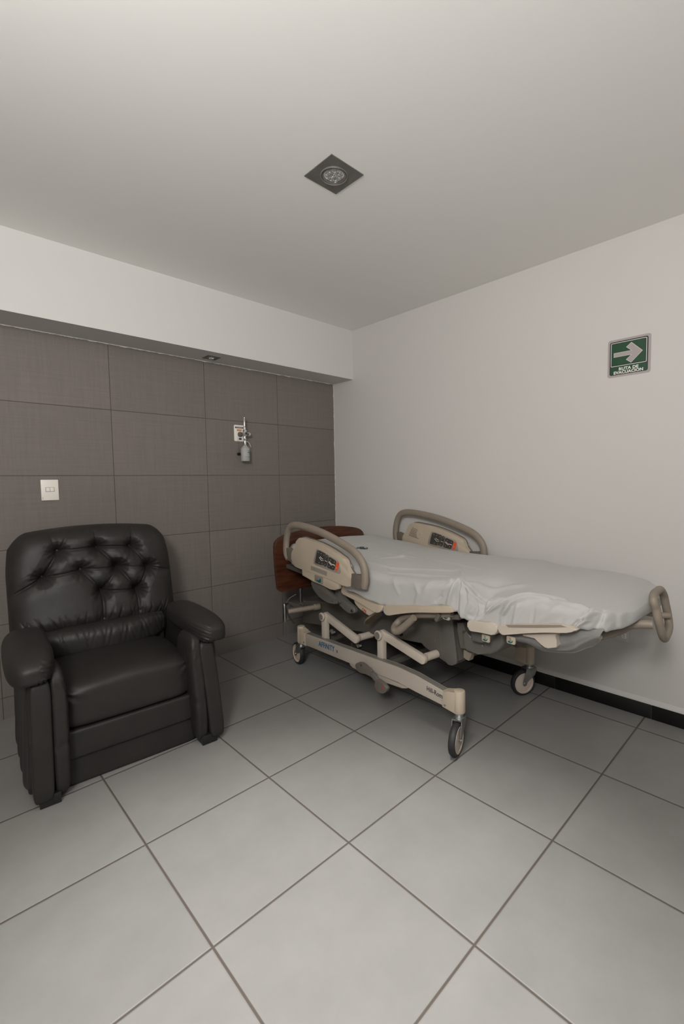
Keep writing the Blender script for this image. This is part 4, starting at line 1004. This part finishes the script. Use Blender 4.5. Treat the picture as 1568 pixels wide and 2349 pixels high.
for yi, y in enumerate(ys):
    sec = section(y); row = []
    e = 1.0
    dh, df = abs(y+.05), abs(y+2.212)
    for d_, R_ in ((dh, .05), (df, .045)):
        if d_ < R_: e = min(e, .45+.55*math.sqrt(max(0, 1-(1-d_/R_)**2)))
    zc = (interp(ZT, y)+interp(ZB, y))/2
    xn = interp(XN, y); qs = []
    L = 0; zero = None
    for i, p in enumerate(sec):
        if i: L += math.hypot(p[0]-sec[i-1][0], p[1]-sec[i-1][1])
        qs.append(L)
        if i == I0: zero = L
    for i, p in enumerate(sec):
        q = qs[i]-zero; d = 0
        if q < .75:
            d = fold_disp(y, q)
        if q < 0:
            d += .0035*noise.noise((y*16, q*6, 1))+.006*(.5-abs(noise.noise((y*22+q*14, q*7, 5))))*max(0, min(1, (-1.5-y)/.3+.25))
        else: d += .0030*noise.noise((y*5+q*3, q*5, 2))
        x = p[0]+p[2]*d; z = p[1]+p[3]*d
        if i < 9+NS: z += max(0, 1-max(0, i-9)/NS)*(.006*noise.noise((y*13, 0, 9))+.003*noise.noise((y*41, 0, 3)))
        z = zc+(z-zc)*e
        row.append(b.verts.new((x, y, z)))
    rows.append(row)
for A, Bv in zip(rows, rows[1:]):
    for i in range(len(A)-1): b.faces.new((A[i], A[i+1], Bv[i+1], Bv[i]))
    b.faces.new((A[-1], A[0], Bv[0], Bv[-1]))
b.faces.new(rows[0]); b.faces.new(rows[-1][::-1])
shr = root('bed_sheet', 'white cotton sheet spread and tucked over the hospital bed mattress', 'bed sheet', (-.455, -.38, 0), -3.5)
sht = finish(b, 'sheet_cover', M['sheet'], shr, 0); sht.data.shade_smooth()
# loose end of the sheet hanging below the foot section
b = B(); top = [(-1.79, .606), (-1.90, .628), (-2.0, .655), (-2.08, .690), (-2.17, .712)]
hem = [(-1.792,0.564),(-1.834,0.559),(-1.888,0.557),(-1.952,0.556),(-2.025,0.57),(-2.067,0.594),(-2.089,0.608),(-2.111,0.621)]+[(-2.146,0.658)]
hem = smooth_outline(hem, 5, False); n = 70; m_ = 22; prev = None
def along(pts, t_):
    f_ = t_*(len(pts)-1); i = min(int(f_), len(pts)-2); f_ -= i; return (pts[i][0]*(1-f_)+pts[i+1][0]*f_, pts[i][1]*(1-f_)+pts[i+1][1]*f_)
for i in range(n+1):
    t_ = i/n; a = along(top, t_); h_ = along(hem, t_); cur = []
    for j in range(m_+1):
        s_ = j/m_; sg = s_**.8; yy = a[0]+(h_[0]-a[0])*s_; z = a[1]+(h_[1]-a[1])*s_
        x = -.345+.045*s_-.028*math.sin(PI*s_)-.010*math.sin(t_*19+s_*2)*s_-.010*math.exp(-((s_-.55-.25*math.sin(t_*PI*1.6-1.2))/.07)**2)*max(0, math.sin(t_*PI*1.5-1.3))
        cur.append(b.verts.new((x, yy, z)))
    if prev:
        for j in range(m_): b.faces.new((prev[j], cur[j], cur[j+1], prev[j+1]))
    prev = cur
g = bmesh.ops.solidify(b, geom=b.faces[:], thickness=.0012)
hang = finish(b, 'hanging_end', M['sheet'], shr, 0); hang.data.shade_smooth()
# embroidered emblem
def emb(pts): 
    b_ = []
    for (x, y) in pts: b_.append((x, y, sheet_top(x, y)+.0012))
    return b_
b = B()
ec = (-.105, -.572)
def E_(l): return [(ec[0]+p[0]*1.5, ec[1]+p[1]*.82) for p in l]
S_ = [[(-.012, .040), (.012, .036), (.018, .018), (.004, .010), (-.012, .014), (-.018, .028), (-.012, .040)], [(-.022, .044), (-.026, .020), (-.012, .000), (.008, -.004)],
      [(-.006, .024), (.010, .006), (-.014, -.006), (.012, -.016), (-.012, -.026)], [(.018, -.002), (.020, -.022), (.006, -.034)], [(-.020, -.010), (-.022, -.034), (-.004, -.044), (.012, -.040)],
      [(.004, .030), (.000, .012), (-.004, -.010), (-.002, -.036)]]
for l in S_: tube(b, emb(smooth_outline(E_(l), 5, False)), .0014, 6)
finish(b, 'emblem', M['emblem'], shr, 40, 'dark embroidered emblem')

# ------------------------------------------------------------------ light
def area(name, loc, aim, sx, sy, power, col=(1, 1, 1)):
    l = bpy.data.lights.new(name, 'AREA'); l.shape = 'RECTANGLE'; l.size = sx; l.size_y = sy; l.energy = power; l.color = col
    o = bpy.data.objects.new(name, l); C.objects.link(o); o.location = loc
    d = Vector(aim)-Vector(loc); o.rotation_euler = d.to_track_quat('-Z', 'Y').to_euler(); return o
def spot(name, loc, aim, deg, power, rad=.1, blend=1):
    l = bpy.data.lights.new(name, 'SPOT'); l.energy = power; l.spot_size = math.radians(deg); l.spot_blend = blend; l.shadow_soft_size = rad; l.color = (1, .985, .96)
    o = bpy.data.objects.new(name, l); C.objects.link(o); o.location = loc
    o.rotation_euler = (Vector(aim)-Vector(loc)).to_track_quat('-Z', 'Y').to_euler(); return o
WARM = (1, .985, .96)
spot('overhead_spot', (-2.0, -2.2, 2.42), (-2.0, -2.2, 0), 62, 290)  # added spot that brightens the near floor; no fixture is modelled here
area('high_fill', (-3.5, -3.3, 2.15), (-1.0, -1.4, 2.1), .5, .5, 47, WARM)  # added fill lamp inside the room, upper left; no window behind it
area('low_bounce', (-3.0, -3.6, 1.2), (-2.6, -3.2, 2.5), .8, .8, 16, WARM)
area('bounce_flash', (-3.15, -2.65, 2.0), (-2.95, -2.55, 2.5), .5, .5, 21, WARM)
w = bpy.data.worlds.new('world'); bpy.context.scene.world = w; w.use_nodes = True
w.node_tree.nodes['Background'].inputs[0].default_value = (.75, .8, .9, 1); w.node_tree.nodes['Background'].inputs[1].default_value = .3
vs = bpy.context.scene.view_settings
vs.view_transform = 'Standard'; vs.look = 'None'; vs.gamma = 1; vs.exposure = 0; vs.use_curve_mapping = False
